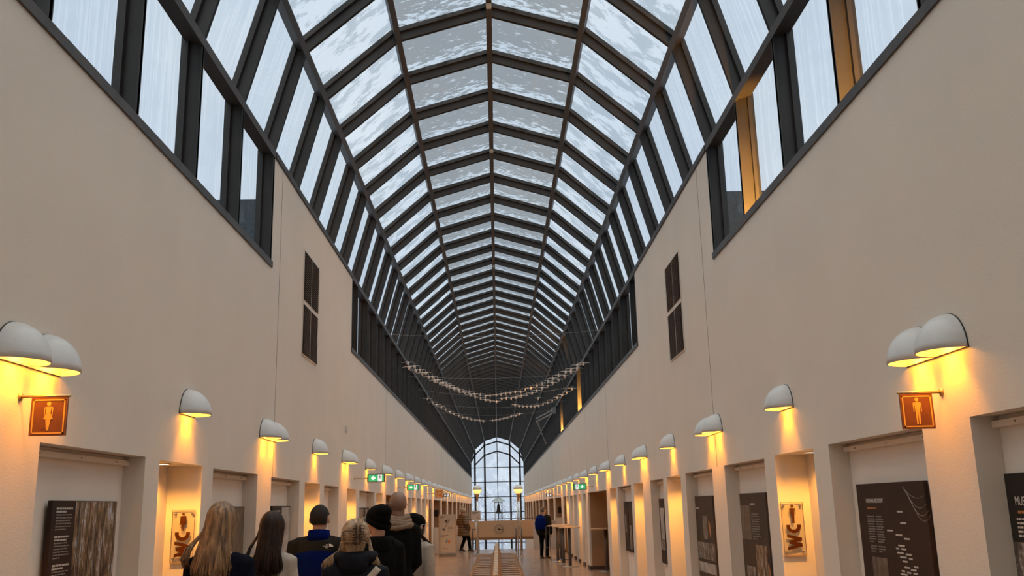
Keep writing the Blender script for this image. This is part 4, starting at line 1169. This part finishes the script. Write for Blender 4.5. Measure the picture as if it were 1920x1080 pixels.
for i, (x, y, hgt) in enumerate(((-3.4, 104, 6.2), (-1.6, 110, 7.5), (.3, 101, 5.6), (2.2, 108, 7.0), (4.0, 103, 6.0))):
    t = thing('frosted_tree', 'pale frosted tree outside the end window, %s' % ('leftmost', 'second from the left', 'middle one', 'second from the right', 'rightmost')[i], 'tree', (x, y, -3.5))
    bm = bmesh.new(); add_tube(bm, [(0, 0, 0), (.08, 0, hgt*.5), (0, .05, hgt*.95)], [.14, .09, .02], 8)
    rr = random.Random(i)
    for k in range(26):
        z = hgt*rr.uniform(.2, .9); a = rr.uniform(0, 2*PI); L = (hgt-z)*.45+.3
        add_tube(bm, [(0, 0, z), (L*.6*math.cos(a), L*.6*math.sin(a), z+L*.35), (L*math.cos(a), L*math.sin(a), z+L*.45)], [.035, .02, .005], 5)
    obj('trunk', bm, 'birch_bark', t)
    bm = bmesh.new()
    for k in range(240):
        z = hgt*rr.uniform(.22, 1.0); a = rr.uniform(0, 2*PI); L = ((hgt-z)*.45+.25)*rr.uniform(.4, 1.1)
        p = Vector((L*math.cos(a), L*math.sin(a), z)); q = p+Vector((rr.uniform(-.3, .3), rr.uniform(-.3, .3), rr.uniform(-.15, .35)))
        add_tube(bm, [p, q], [.05, .012], 4)
    obj('twigs', bm, 'frosted_twigs', t)

# ------------------------------------------------------------------ people
def bake(bm, voxel, m, name, parent, smooth_it=3, folds=0, fold_fn=None, seed=0):
    me = bpy.data.meshes.new(name); bmesh.ops.recalc_face_normals(bm, faces=bm.faces); bm.to_mesh(me); bm.free()
    tmp = bpy.data.objects.new(name, me); C.objects.link(tmp)
    r = tmp.modifiers.new('r', 'REMESH'); r.mode = 'VOXEL'; r.voxel_size = voxel; r.use_smooth_shade = True
    s = tmp.modifiers.new('s', 'SMOOTH'); s.factor = .5; s.iterations = smooth_it
    dg = bpy.context.evaluated_depsgraph_get(); dg.update()
    out = bpy.data.meshes.new_from_object(tmp.evaluated_get(dg))
    bpy.data.objects.remove(tmp); bpy.data.meshes.remove(me)
    out.name = name
    if folds or fold_fn:
        nr = [v.normal.copy() for v in out.vertices]
        for v, n_ in zip(out.vertices, nr):
            c = v.co
            if fold_fn: v.co = c + n_*fold_fn(c, n_)
            else:
                k = noise.noise(Vector((c.x*7+seed, c.y*7, c.z*4+seed))) + .6*noise.noise(Vector((c.x*16, c.y*16+seed, c.z*9-c.x*14)))
                v.co = c + n_*folds*k
    out.materials.clear()
    for x in (m if isinstance(m, (list, tuple)) else [m]): out.materials.append(M[x])
    for f in out.polygons: f.use_smooth = True
    ob = bpy.data.objects.new(name, out); C.objects.link(ob); ob.parent = parent
    return ob
HC = Vector((0, .005, 1.632))       # head centre, for a 1.75 m figure facing +y
def person(label, loc, H, yaw=0, head_yaw=0, head_tilt=0, width=1.0, hair=None, top='navy', trousers='charcoal', skin='skin',
           pose='stand', arms='down', coat_len=.84, shoes='boot', bulk=.012, top_fold=.010, sleeve=.0, sw=1.0):
    t = thing('person', label, 'person', loc, yaw); sc = H/1.75; t.scale = (sc*width, sc*width, sc)
    Rh = Matrix.Rotation(head_yaw, 3, 'Z') @ Matrix.Rotation(head_tilt, 3, 'X')
    hp = lambda x, y, z: Rh @ Vector((x, y, z)) + HC
    # joints
    if pose == 'walk':
        legs = {-1: [(-.085, 0, .90), (-.09, .10, .50), (-.08, -.06, .12)], 1: [(.085, 0, .90), (.09, .17, .50), (.09, .22, .085)]}
        toes = {-1: ((-.08, -.10, .06), (-.085, .09, .035)), 1: ((.09, .18, .05), (.09, .36, .03))}
    else:
        legs = {-1: [(-.085, 0, .90), (-.10, .015, .49), (-.105, -.01, .085)], 1: [(.085, 0, .90), (.10, .015, .49), (.105, -.01, .085)]}
        toes = {-1: ((-.105, -.045, .045), (-.12, .15, .032)), 1: ((.105, -.045, .045), (.12, .15, .032))}
    arm = {}
    for sx in (-1, 1):
        if arms == 'front' : arm[sx] = [(sx*.175, -.005, 1.405), (sx*.205, -.03, 1.13), (sx*.14, .17, 1.02)]
        elif arms == 'pocket': arm[sx] = [(sx*.175, -.005, 1.405), (sx*.255, -.05, 1.13), (sx*.20, .08, .93)]
        else: arm[sx] = [(sx*.175, -.005, 1.405), (sx*.225, -.015, 1.13), (sx*.225, .05, .88)]
    torso = [(0, 0, .80, .13, .095), (0, 0, .90, .165, .115), (0, 0, .98, .160, .110), (0, 0, 1.08, .135, .098), (0, 0, 1.2, .148, .108),
             (0, 0, 1.32, .165, .112), (0, -.005, 1.40, .160, .092), (0, -.008, 1.44, .115, .075), (0, -.005, 1.475, .066, .062)]
    torso = [(x, y, z, rx*(sw if z < 1.45 else 1), ry) for x, y, z, rx, ry in torso]
    for sx in (-1, 1): arm[sx] = [(p[0]*sw, p[1], p[2]) for p in arm[sx]]
    def head_parts(bm, g=0.0):
        T = Rh
        add_ell(bm, hp(0, -.012, .018), (.076+g, .094+g, .098+g), T)
        add_ell(bm, hp(0, .030, -.045), (.058+g, .062+g, .068+g), T)
        add_ell(bm, hp(0, .040, -.075), (.036+g, .046+g, .032+g), T)
    bm = bmesh.new()
    add_loft(bm, torso, 24, 2.3)
    add_tube(bm, [(0, -.012, 1.42), tuple(hp(0, -.018, -.07))], [(.058, .058), (.054, .056)], 16, round_ends=True)
    head_parts(bm)
    add_tube(bm, [hp(0, .075, .010), hp(0, .098, -.022)], [.008, .014], 8, round_ends=True)      # nose
    add_ell(bm, hp(0, .076, .028), (.045, .016, .010), Rh)                                       # brow
    for sx in (-1, 1):
        add_ell(bm, hp(sx*.079, -.008, -.012), (.009, .020, .032), Rh @ Matrix.Rotation(sx*.3, 3, 'Z'))
        a = [Vector(p) for p in arm[sx]]
        add_tube(bm, [a[0], a[0].lerp(a[1], .5), a[1], a[1].lerp(a[2], .35), a[2]], [.052, .045, .038, .040, .026], 14, round_ends=True)
        d = (a[2]-a[1]).normalized(); side = Vector((sx, 0, 0)); side = (side-d*side.dot(d)).normalized(); fr = d.cross(side).normalized()
        if fr.y < 0: fr = -fr
        # palm (broad in the front-back direction), four fingers, thumb
        add_tube(bm, [a[2], a[2]+d*.045, a[2]+d*.092], [(.022, .026), (.016, .040), (.014, .041)], 12, hint=fr, round_ends=True)
        base = a[2]+d*.09
        for j, (o_, L) in enumerate(((.033, .068), (.011, .078), (-.012, .072), (-.034, .056))):
            b0 = base+fr*o_; sp = fr*(o_*.25)
            add_tube(bm, [b0-d*.01, b0+d*L*.45+sp-side*.004, b0+d*L*.78+sp-side*.016, b0+d*L+sp-side*.032], [.0095, .0088, .008, .0068], 8, round_ends=True)
        b0 = a[2]+d*.030+fr*.030
        add_tube(bm, [b0-fr*.012, b0+fr*.022+d*.022-side*.008, b0+fr*.034+d*.050-side*.016], [.013, .0105, .008], 8, round_ends=True)
        l = [Vector(p) for p in legs[sx]]
        add_tube(bm, [l[0], l[0].lerp(l[1], .4), l[1], l[1].lerp(l[2], .3), l[2]], [.088, .078, .054, .056, .036], 16, round_ends=True)
        h0, h1 = [Vector(p) for p in toes[sx]]
        add_tube(bm, [h0, h0.lerp(h1, .55), h1], [(.032, .030), (.040, .026), (.036, .020)], 12, round_ends=True)
    body = bake(bm, .0085, skin, 'body', t, 2)
    for sx in (-1, 1):
        bm = bmesh.new(); add_ell(bm, hp(sx*.031, .072, .010), (.014, .011, .010), Rh, 12, 8); e = obj('eye', bm, 'eye_white', t, True)
        bm = bmesh.new(); add_ell(bm, hp(sx*.031, .0815, .010), (.006, .003, .006), Rh, 10, 6); obj('iris', bm, 'eye_dark', e, True)
    bm = bmesh.new(); add_ell(bm, hp(0, .083, -.052), (.024, .008, .007), Rh, 12, 8); obj('lips', bm, 'lips', t, True)
    # trousers
    bm = bmesh.new(); add_loft(bm, [(0, 0, .78, .10, .09), (0, 0, .86, .172, .122), (0, 0, .98, .165, .115), (0, 0, 1.02, .155, .108)], 20, 2.3)
    for sx in (-1, 1):
        l = [Vector(p) for p in legs[sx]]
        add_tube(bm, [l[0]+Vector((0, 0, .0)), l[0].lerp(l[1], .4), l[1], l[1].lerp(l[2], .4), l[2]+Vector((0, 0, .01))], [.096, .088, .066, .064, .054], 16, round_ends=True)
    bake(bm, .012, trousers, 'trousers', t, 2, folds=.006, seed=H*10)
    for sx in (-1, 1):
        h0, h1 = [Vector(p) for p in toes[sx]]; up = Vector(legs[sx][2])
        bm = bmesh.new(); add_tube(bm, [h0-Vector((0, .015, 0)), h0.lerp(h1, .5)+Vector((0, 0, .012)), h1], [(.042, .040), (.048, .040), (.044, .028)], 14, round_ends=True)
        add_tube(bm, [h0+Vector((0, .03, 0)), up+Vector((0, 0, .09))], [.046, .048], 12)
        sh = bake(bm, .009, shoes, 'shoe', t, 2)
        bm = bmesh.new(); add_tube(bm, [h0-Vector((0, .02, .034)), h0.lerp(h1, .5)+Vector((0, 0, -.028)), h1-Vector((0, -.012, .022))], [(.044, .010), (.050, .010), (.044, .009)], 12, round_ends=True)
        obj('sole', bm, 'sole', sh, True)
    # upper garment
    g = bulk
    bm = bmesh.new()
    tr = [(x, y, z, rx+g, ry+g) for x, y, z, rx, ry in torso if z > coat_len]
    lo = coat_len
    flare = .0 if coat_len > .8 else .03
    add_loft(bm, [(0, 0, lo, .165+g+flare, .118+g+flare)] + ([(0, 0, .9, .172+g, .122+g)] if lo < .88 else []) + tr[(1 if lo < .88 else 0):-1]+[(0, -.008, 1.455, .095+g, .072+g)], 26, 2.4)
    for sx in (-1, 1):
        a = [Vector(p) for p in arm[sx]]
        sh0 = Vector((sx*.10*sw, -.005, 1.425))
        add_tube(bm, [sh0, a[0], a[0].lerp(a[1], .5), a[1], a[1].lerp(a[2], .5), a[2]], [.042+g, .058+g, .053+g+sleeve, .048+g+sleeve, .044+g+sleeve, .036+g], 16, round_ends=True)
        add_ell(bm, (sx*.15*sw, -.004, 1.40), (.062+g, .062+g, .055+g))
    if isinstance(top, tuple) and top[0] == 'puffer':
        def ff(c, n_): return .016*abs(math.sin(c.z*PI/.105))**.6 - .004
        jk = bake(bm, .012, 'puffer', 'coat', t, 4, fold_fn=ff)
    else:
        jk = bake(bm, .011, top, 'upper_garment', t, 4, folds=top_fold, seed=loc[0]*3)
    t['__'] = 0; del t['__']
    return t, body, jk, hp, Rh
def part(bm, m, name, parent, smooth=True): return obj(name, bm, m, parent, smooth)
def cap_hair(t, hp, Rh, m, g=.012, back=-.03, name='hair', low=-.05):
    """short hair: shell over cranium, open at the face"""
    bm = bmesh.new()
    vs = bmesh.ops.create_icosphere(bm, subdivisions=5, radius=1)['verts']
    dele = []
    for v in vs:
        c = v.co.copy()
        k = noise.noise(c*9)*.03
        hair_line = -.12 + (1.0 if c.y > .45 else 0)*.75*(c.y-.45)*2.0
        low_ = -.66 if c.y < -.35 else -.66+(c.y+.35)*1.1
        if abs(c.x) > .80 and c.y > -.35: low_ = max(low_, .10)
        if c.z < low_ or (c.y > .35 and c.z < .25+(c.y-.35)*1.2): dele.append(v); continue
        v.co = hp(c.x*(.076+g+k*.1), -.012+c.y*(.094+g+k*.1), .018+c.z*(.098+g+k*.15))
    bmesh.ops.delete(bm, geom=dele, context='VERTS')
    # solidify downwards
    ob = obj(name, bm, m, t, True)
    md = ob.modifiers.new('thickness', 'SOLIDIFY'); md.thickness = .008; md.offset = -1
    return ob
def long_hair(t, hp, Rh, m, length, spread, seed, n=300, clump=0, side_drop=True, zend=None):
    rnd = random.Random(seed); bm = bmesh.new()
    # dense under layer: cranium shell and hanging mass
    add_ell(bm, hp(0, -.020, .022), (.084, .096, .104), Rh, 24, 16)
    add_ell(bm, hp(0, -.035, -.03), (.082, .080, .10), Rh, 20, 12)
    zt = HC.z
    L = []
    steps = 8
    for i in range(steps+1):
        u = i/steps
        q = min(1, u*1.6); q = q*q*(3-2*q)
        L.append((spread[2]*u, -.045-.060*min(1, u*1.8), zt-.02-length*.9*u, .070+(spread[0]-.070)*q-.012*max(0, u-.7), .058-.030*min(1, u*1.5)))
    add_loft(bm, L[::-1], 18, 2.2)
    base = bake(bm, .009, m, 'hair', t, 3, fold_fn=lambda c, n_: .0035*noise.noise(Vector((c.x*70+seed, c.y*40, c.z*2.5))))
    # loose strands and locks
    bm = bmesh.new()
    for i in range(n):
        a = rnd.uniform(-1.0, 1.0)                       # across the head
        ph = a*PI*.62
        r = rnd.uniform(.97, 1.03); st = rnd.uniform(0, .25)
        arc = []
        for th in (.10, .45, .80, 1.15, 1.5):            # follow the dome of the head
            th = max(th, st); dx, dy = math.sin(ph)*math.sin(th), -math.cos(ph)*math.sin(th)
            arc.append(hp(dx*.087*r, -.016+dy*.096*r, .020+math.cos(th)*.107*r))
        ex = math.sin(ph)*spread[0]*rnd.uniform(.85, 1.12)+spread[2]*rnd.uniform(.5, 1.1)
        ey = -.06-.085*abs(math.cos(ph))*rnd.uniform(.8, 1.1)
        Lr = length*rnd.uniform(.90, 1.04)*(1-.10*abs(a))
        if side_drop and a < -.86: ex -= .06; Lr *= .8
        p3 = Vector((ex*.9, ey-.01, zt-.04-Lr*.45)); p4 = Vector((ex*1.02+rnd.uniform(-.012, .012), ey-.022+rnd.uniform(-.01, .006), zt-.04-Lr*.8)); p5 = Vector((ex*1.0+rnd.uniform(-.02, .02), ey-.012, zt-.04-Lr))
        w = rnd.uniform(.004, .0085)
        q = Vector((arc[-1].x*.72+p3.x*.28, arc[-1].y*.8+p3.y*.2-.004, arc[-1].z-.07))
        add_tube(bm, arc+[q, p3, p4, p5], [(w*.3, w*.15)]+[(w, w*.35)]*4+[(w, w*.45), (w*1.1, w*.5), (w*.9, w*.4), (w*.15, w*.1)], 5)
    obj('hair_strands', bm, m, base, True)
    return base
def scan(jk, x, z, off=.006):
    """point just behind the garment's back at x, z (object space)"""
    bvh = BVHTree.FromPolygons([v.co for v in jk.data.vertices], [p.vertices[:] for p in jk.data.polygons])
    h = bvh.ray_cast(Vector((x, -1, z)), Vector((0, 1, 0)))
    return (h[0].y if h[0] else 0)-off
def strap(t, jk, p0, p1, w, m='strap_beige', label=None):
    bvh = BVHTree.FromPolygons([v.co for v in jk.data.vertices], [p.vertices[:] for p in jk.data.polygons])
    bm = bmesh.new(); n = 24; rows = []
    d = (Vector(p1)-Vector(p0)).normalized(); nn = Vector((-d.y, d.x))
    for i in range(n+1):
        c = Vector(p0).lerp(Vector(p1), i/n); ys = []
        for s in (-1, -.5, 0, .5, 1):
            q = c+nn*s*w/2; h = bvh.ray_cast(Vector((q.x, -1, q.y)), Vector((0, 1, 0)))
            ys.append((q, h[0].y if h[0] else None))
        ok = [y_ for _, y_ in ys if y_ is not None]
        if not ok: continue
        ymin = min(ok)
        rows.append([bm.verts.new((q.x, (y_ if y_ is not None else ymin)*.5+ymin*.5-.006, q.y)) for q, y_ in ys])
    for a, b2 in zip(rows[:-1], rows[1:]):
        for j in range(4): bm.faces.new((a[j], a[j+1], b2[j+1], b2[j]))
    ob = obj('bag_strap', bm, m, t, True); md = ob.modifiers.new('thickness', 'SOLIDIFY'); md.thickness = .004
    return ob
def hood_down(t, m, w=.13, z=1.47):
    bm = bmesh.new()
    pts = []
    for i in range(13):
        a = PI*(.0+1.0*i/12)
        pts.append((w*math.cos(a)*.95, .03-.115*math.sin(a), z+.015-.02*math.sin(a)))
    add_tube(bm, pts, [(.028+.030*math.sin(PI*i/12), .03+.02*math.sin(PI*i/12)) for i in range(13)], 12, round_ends=True)
    add_ell(bm, (0, -.10, z-.045), (w*.80, .045, .075))
    return bake(bm, .010, m, 'hood', t, 3, folds=.008, seed=4)
def collar(t, m, z0=1.43, z1=1.515, r=.088, name='collar'):
    bm = bmesh.new(); seg = 28
    prof = [(r+.012, z0), (r+.004, (z0+z1)/2), (r-.004, z1), (r-.016, z1), (r-.010, z0)]
    rs = [[bm.verts.new((rr*math.cos(2*PI*k/seg), -.012+rr*.9*math.sin(2*PI*k/seg), zz+(.012*math.sin(-2*PI*k/seg)))) for k in range(seg)] for rr, zz in prof]
    for i in range(len(rs)):
        for k in range(seg): bm.faces.new((rs[i][k], rs[i][(k+1) % seg], rs[(i+1) % len(rs)][(k+1) % seg], rs[(i+1) % len(rs)][k]))
    return obj(name, bm, m, t, True)
def glasses(t, hp, m='eye_dark'):
    bm = bmesh.new()
    for sx in (-1, 1):
        add_tube(bm, [hp(sx*.032+.026*math.cos(a*PI/8), .100, .010+.020*math.sin(a*PI/8)) for a in range(17)], .0022, 6, caps=False)
        add_tube(bm, [hp(sx*.060, .098, .016), hp(sx*.084, .03, .014), hp(sx*.088, -.02, .008), hp(sx*.086, -.035, -.01)], .0024, 6)
    add_tube(bm, [hp(-.007, .101, .014), hp(.007, .101, .014)], .0024, 6)
    fr = obj('glasses', bm, m, t, True)
    for sx in (-1, 1):
        bm = bmesh.new(); add_ell(bm, hp(sx*.032, .100, .010), (.024, .002, .018), None, 12, 8); obj('lens', bm, 'acrylic', fr, True)
def beanie(t, hp, Rh, m='black_knit', slouch=.03, brim=True, name='beanie', pom=None, low=-.01):
    bm = bmesh.new()
    add_ell(bm, hp(0, -.018, .035), (.092, .108, .095), Rh, 24, 16)
    add_ell(bm, hp(0, -.045-slouch*.6, .075), (.080, .088, .060+slouch*.4), Rh, 20, 14)
    bm2 = bmesh.new()
    bmesh.ops.bisect_plane(bm, geom=list(bm.verts)+list(bm.edges)+list(bm.faces), plane_co=hp(0, 0, low), plane_no=Rh @ Vector((0, .45, -1)), clear_outer=True)
    es = [e for e in bm.edges if len(e.link_faces) == 1]
    bmesh.ops.holes_fill(bm, edges=es)
    hat = bake(bm, .008, m, name, t, 3, folds=.004, seed=2)
    if brim:
        bm = bmesh.new(); seg = 32
        add_tube(bm, [hp(.090*math.cos(2*PI*k/seg), -.018+.106*math.sin(2*PI*k/seg), low+.014+.45*(-.018+.106*math.sin(2*PI*k/seg))) for k in range(seg+1)], [(.007, .022)]*(seg+1), 8, caps=False)
        obj('folded_brim', bm, m, hat, True)
    if pom:
        bm = bmesh.new(); bmesh.ops.create_icosphere(bm, subdivisions=4, radius=.05)
        for v in bm.verts: v.co *= 1+.16*noise.noise(v.co*60); v.co += hp(0, -.05, .155)
        obj('pompom', bm, 'pompom', hat, True)
    return hat
def build_people():
    # 1: long blond hair, navy sweater
    t, body, jk, hp, Rh = person('woman with long straight blond hair in a navy sweater, leftmost in the queue', (-1.63, 5.7, 0), 1.775, arms='front', bulk=.010, top='navy', width=.98, sw=.82)
    long_hair(t, hp, Rh, 'hair_blond', .275, (.095, .03, -.030), 11, 460)
    strap(t, jk, (-.09, 1.40), (.07, 1.08), .035)
    # 2: long dark hair, cream sweater
    t, body, jk, hp, Rh = person('woman with long dark brown hair in a cream sweater, second from the left', (-1.59, 6.8, 0), 1.715, arms='front', bulk=.010, top='cream', width=.98, head_yaw=.05, sw=.74)
    long_hair(t, hp, Rh, 'hair_dark', .285, (.090, .03, -.008), 23, 430)
    # 3: short dark hair, blue fleece with dark yoke
    t, body, jk, hp, Rh = person('man with short dark hair in a royal blue fleece with a charcoal yoke', (-1.575, 8.5, 0), 1.765, arms='front', bulk=.026, top='royal', width=1.03, sw=1.05)
    jk.data.materials.append(M['charcoal'])
    for p in jk.data.polygons:
        c = p.center
        if c.z > 1.36+.015*math.cos(c.x*14) or abs(c.x) > .185: p.material_index = 1
    jk['label'] = 'royal blue fleece body with charcoal yoke and sleeves'
    cap_hair(t, hp, Rh, 'hair_short', .006)
    collar(t, 'royal', 1.435, 1.535, .092)
    # woven emblem: quarter dome of three arcs, with tiny lettering
    yb = scan(jk, .105, 1.40, .004)
    bm = bmesh.new()
    for r0, r1 in ((.006, .013), (.016, .023), (.026, .034)):
        o_ = [(.105+r1*1.0*math.cos(a), 1.398+r1*math.sin(a)*.75) for a in [PI/2*i/8 for i in range(9)]]
        i_ = [(.105+r0*1.0*math.cos(a), 1.398+r0*math.sin(a)*.75) for a in [PI/2*i/8 for i in range(8, -1, -1)]]
        poly_plate(bm, o_+i_, yb-.004, yb+.004)
    em = obj('emblem', bm, 'logo_white', t)
    text_obj('emblem_lettering', 'THE\nNORTH\nFACE', .012, 'logo_white', em, (.100, yb-.003, 1.413), align='RIGHT')
    # 4: ash blond hair held by a claw clip, navy coat, beige strap
    t, body, jk, hp, Rh = person('short woman with ash blond hair in a claw clip, navy hooded coat and beige strap', (-.90, 6.1, 0), 1.66, arms='front', bulk=.022, top='navy_coat', width=1.04, sw=.80)
    bm = bmesh.new()
    add_ell(bm, hp(0, -.022, .022), (.090, .100, .104), Rh, 24, 16); add_ell(bm, hp(-.012, -.055, -.045), (.080, .058, .085), Rh); add_ell(bm, hp(.03, -.09, .03), (.042, .040, .075), Rh)
    hr = bake(bm, .008, 'hair_ash', 'hair', t, 3, fold_fn=lambda c, n_: .005*noise.noise(Vector((c.x*40, c.y*40, c.z*14))))
    bm = bmesh.new(); rnd = random.Random(9)
    for i in range(110):                                # locks swept across to the clip and twisted up
        a = rnd.uniform(-1, 1); ph = a*1.9
        s0 = hp(math.sin(ph)*.088, -.03-.085*math.cos(ph)*.9, .07-.10*abs(a)*rnd.uniform(.4, 1.4))
        s1 = hp(math.sin(ph)*.060, -.04-.09, .03-.07*rnd.uniform(-.3, 1))
        s2 = hp(.03+rnd.uniform(-.012, .012), -.132+rnd.uniform(-.006, .006), rnd.uniform(-.03, .08))
        s3 = hp(.034+rnd.uniform(-.01, .03), -.125, .10+rnd.uniform(-.02, .03))
        w = rnd.uniform(.004, .008); add_tube(bm, [s0, s0.lerp(s1, .5)+Vector((0, -.012, 0)), s1, s2, s3], [(w*.4, w*.3), (w, w*.6), (w, w*.6), (w, w*.6), (w*.3, w*.2)], 5)
    for sx in (-1, 1):
        for i in range(26):
            x = sx*(.082+rnd.uniform(0, .018)); e = sx*(.095+rnd.uniform(-.01, .045)+(.04 if sx < 0 else 0))
            add_tube(bm, [hp(x*.9, -.01, -.01), hp(x*1.05, -.015, -.08), hp(e*1.05, -.045, -.14), hp(e*1.18, -.055, -.185+rnd.uniform(-.02, .02))], [.003, .006, .006, .001], 5)
    obj('hair_strands', bm, 'hair_ash', hr, True)
    bm = bmesh.new()
    for s in (-1, 1):
        add_tube(bm, [hp(.034+s*.006, -.140, .075-.0*i) if False else hp(.034+s*.012, -.145, .085-.13*i/6) for i in range(7)], .0045, 6)
        for i in range(7):
            z = .08-.018*i; add_tube(bm, [hp(.034+s*.012, -.146, z), hp(.034+s*.034, -.138, z-.004), hp(.034+s*.040, -.118, z-.006)], [.003, .003, .0015], 6)
    cc = obj('claw_clip', bm, 'clip_brown', t, True); cc['label'] = 'dark brown claw clip'
    hood_down(t, 'navy_coat', .120, 1.505)
    strap(t, jk, (.155, 1.44), (-.16, 1.05), .044)
    # 5: black beanie and jacket, face turned left
    t, body, jk, hp, Rh = person('person in a slouchy black beanie, glasses and black hooded jacket, face turned left', (-1.0, 7.95, 0), 1.74, arms='front', bulk=.034, top='black_cloth', yaw=.45, head_yaw=.45, width=1.0, sw=.82)
    beanie(t, hp, Rh, 'black_knit', .015, True, low=-.015); hood_down(t, 'black_knit', .12, 1.47); glasses(t, hp, 'chrome')
    bm = bmesh.new(); add_ell(bm, hp(0, -.045, -.035), (.062, .045, .045), Rh)
    obj('hair', bm, 'hair_dark', t, True)
    # 6: bald tall man with scarf
    t, body, jk, hp, Rh = person('tall bald man with a taupe scarf and black coat, head turned left', (-.975, 9.3, 0), 1.885, arms='front', bulk=.030, top='black_cloth', yaw=.5, head_yaw=.15, skin='skin_tan', width=.98, sw=.74)
    glasses(t, hp, 'eye_dark')
    bm = bmesh.new()
    for j, (z, r, rr) in enumerate(((1.455, .112, .030), (1.485, .104, .028), (1.515, .092, .024), (1.44, .125, .026))):
        add_tube(bm, [(r*math.cos(2*PI*k/24), -.012+r*.92*math.sin(2*PI*k/24), z+.012*math.sin(2*PI*k/24*2+j)) for k in range(25)], rr, 10, caps=False)
    sc_ = obj('scarf', bm, 'taupe_scarf', t, True)
    # 7: black hat, cream fleece
    t, body, jk, hp, Rh = person('woman in a black hat and cream fleece, face turned right, rightmost in the queue', (-.825, 9.8, 0), 1.655, arms='front', bulk=.018, top='cream', head_yaw=-.35, yaw=-.5, width=1.0, sw=.78)
    beanie(t, hp, Rh, 'black_knit', .01, False, low=-.05); glasses(t, hp, 'chrome')
    bm = bmesh.new(); add_ell(bm, hp(0, -.06, -.06), (.07, .045, .07), Rh); 
    for i in range(14): add_tube(bm, [hp(.07, -.02+.004*i, -.03), hp(.06+.002*i, 0, -.10), Vector((.10+.006*i, .0, 1.44)), Vector((.15+.004*i, .03, 1.40))], [.008, .008, .007, .002], 6)
    obj('hair', bm, 'hair_dark', t, True)
    collar(t, 'cream', 1.43, 1.49, .085)
    # 8: far woman in quilted coat
    t, body, jk, hp, Rh = person('woman in a long quilted brown coat and pompom hat walking near the stairhead', (-1.39, 38.3, 0), 1.68, yaw=math.radians(-55), pose='walk', arms='pocket', bulk=.050, top=('puffer',), trousers='black_cloth', coat_len=.62, width=1.12)
    beanie(t, hp, Rh, 'pompom', .0, True, 'beanie', pom=True, low=.0)
    bm = bmesh.new(); add_tube(bm, [(.11*math.cos(2*PI*k/20), -.02+.11*math.sin(2*PI*k/20), 1.475) for k in range(21)], .040, 10, caps=False); obj('hood', bm, 'puffer', t, True)
    # 9: far man with backpack
    t, body, jk, hp, Rh = person('man in a dark jacket with a blue backpack standing by the tall tables', (1.50, 31.9, 0), 1.655, yaw=math.radians(-30), arms='down', bulk=.030, top='charcoal', trousers='black_cloth', skin='skin', coat_len=.80, head_yaw=-.3, width=1.06)
    bm = bmesh.new()
    add_loft(bm, [(0, -.22, .98, .16, .08), (0, -.225, 1.02, .19, .105), (0, -.225, 1.2, .20, .115), (0, -.215, 1.36, .18, .10), (0, -.20, 1.45, .11, .06), (0, -.19, 1.475, .05, .03)], 24, 3)
    bp = bake(bm, .010, 'royal', 'backpack', t, 3, folds=.006, seed=8); bp['label'] = 'blue backpack'
    bm = bmesh.new()
    for sx in (-1, 1): add_tube(bm, [(sx*.10, -.15, 1.42), (sx*.12, -.06, 1.485), (sx*.12, .07, 1.43), (sx*.13, .14, 1.25), (sx*.14, .05, 1.08), (sx*.13, -.14, 1.04)], [(.022, .006)]*6, 8, hint=Vector((1, 0, 0)))
    add_tube(bm, [(-.03, -.2, 1.47), (0, -.2, 1.51), (.03, -.2, 1.47)], .008, 6); obj('shoulder_strap', bm, 'black_cloth', bp, True)
    cap_hair(t, hp, Rh, 'stubble', .004)
build_people()
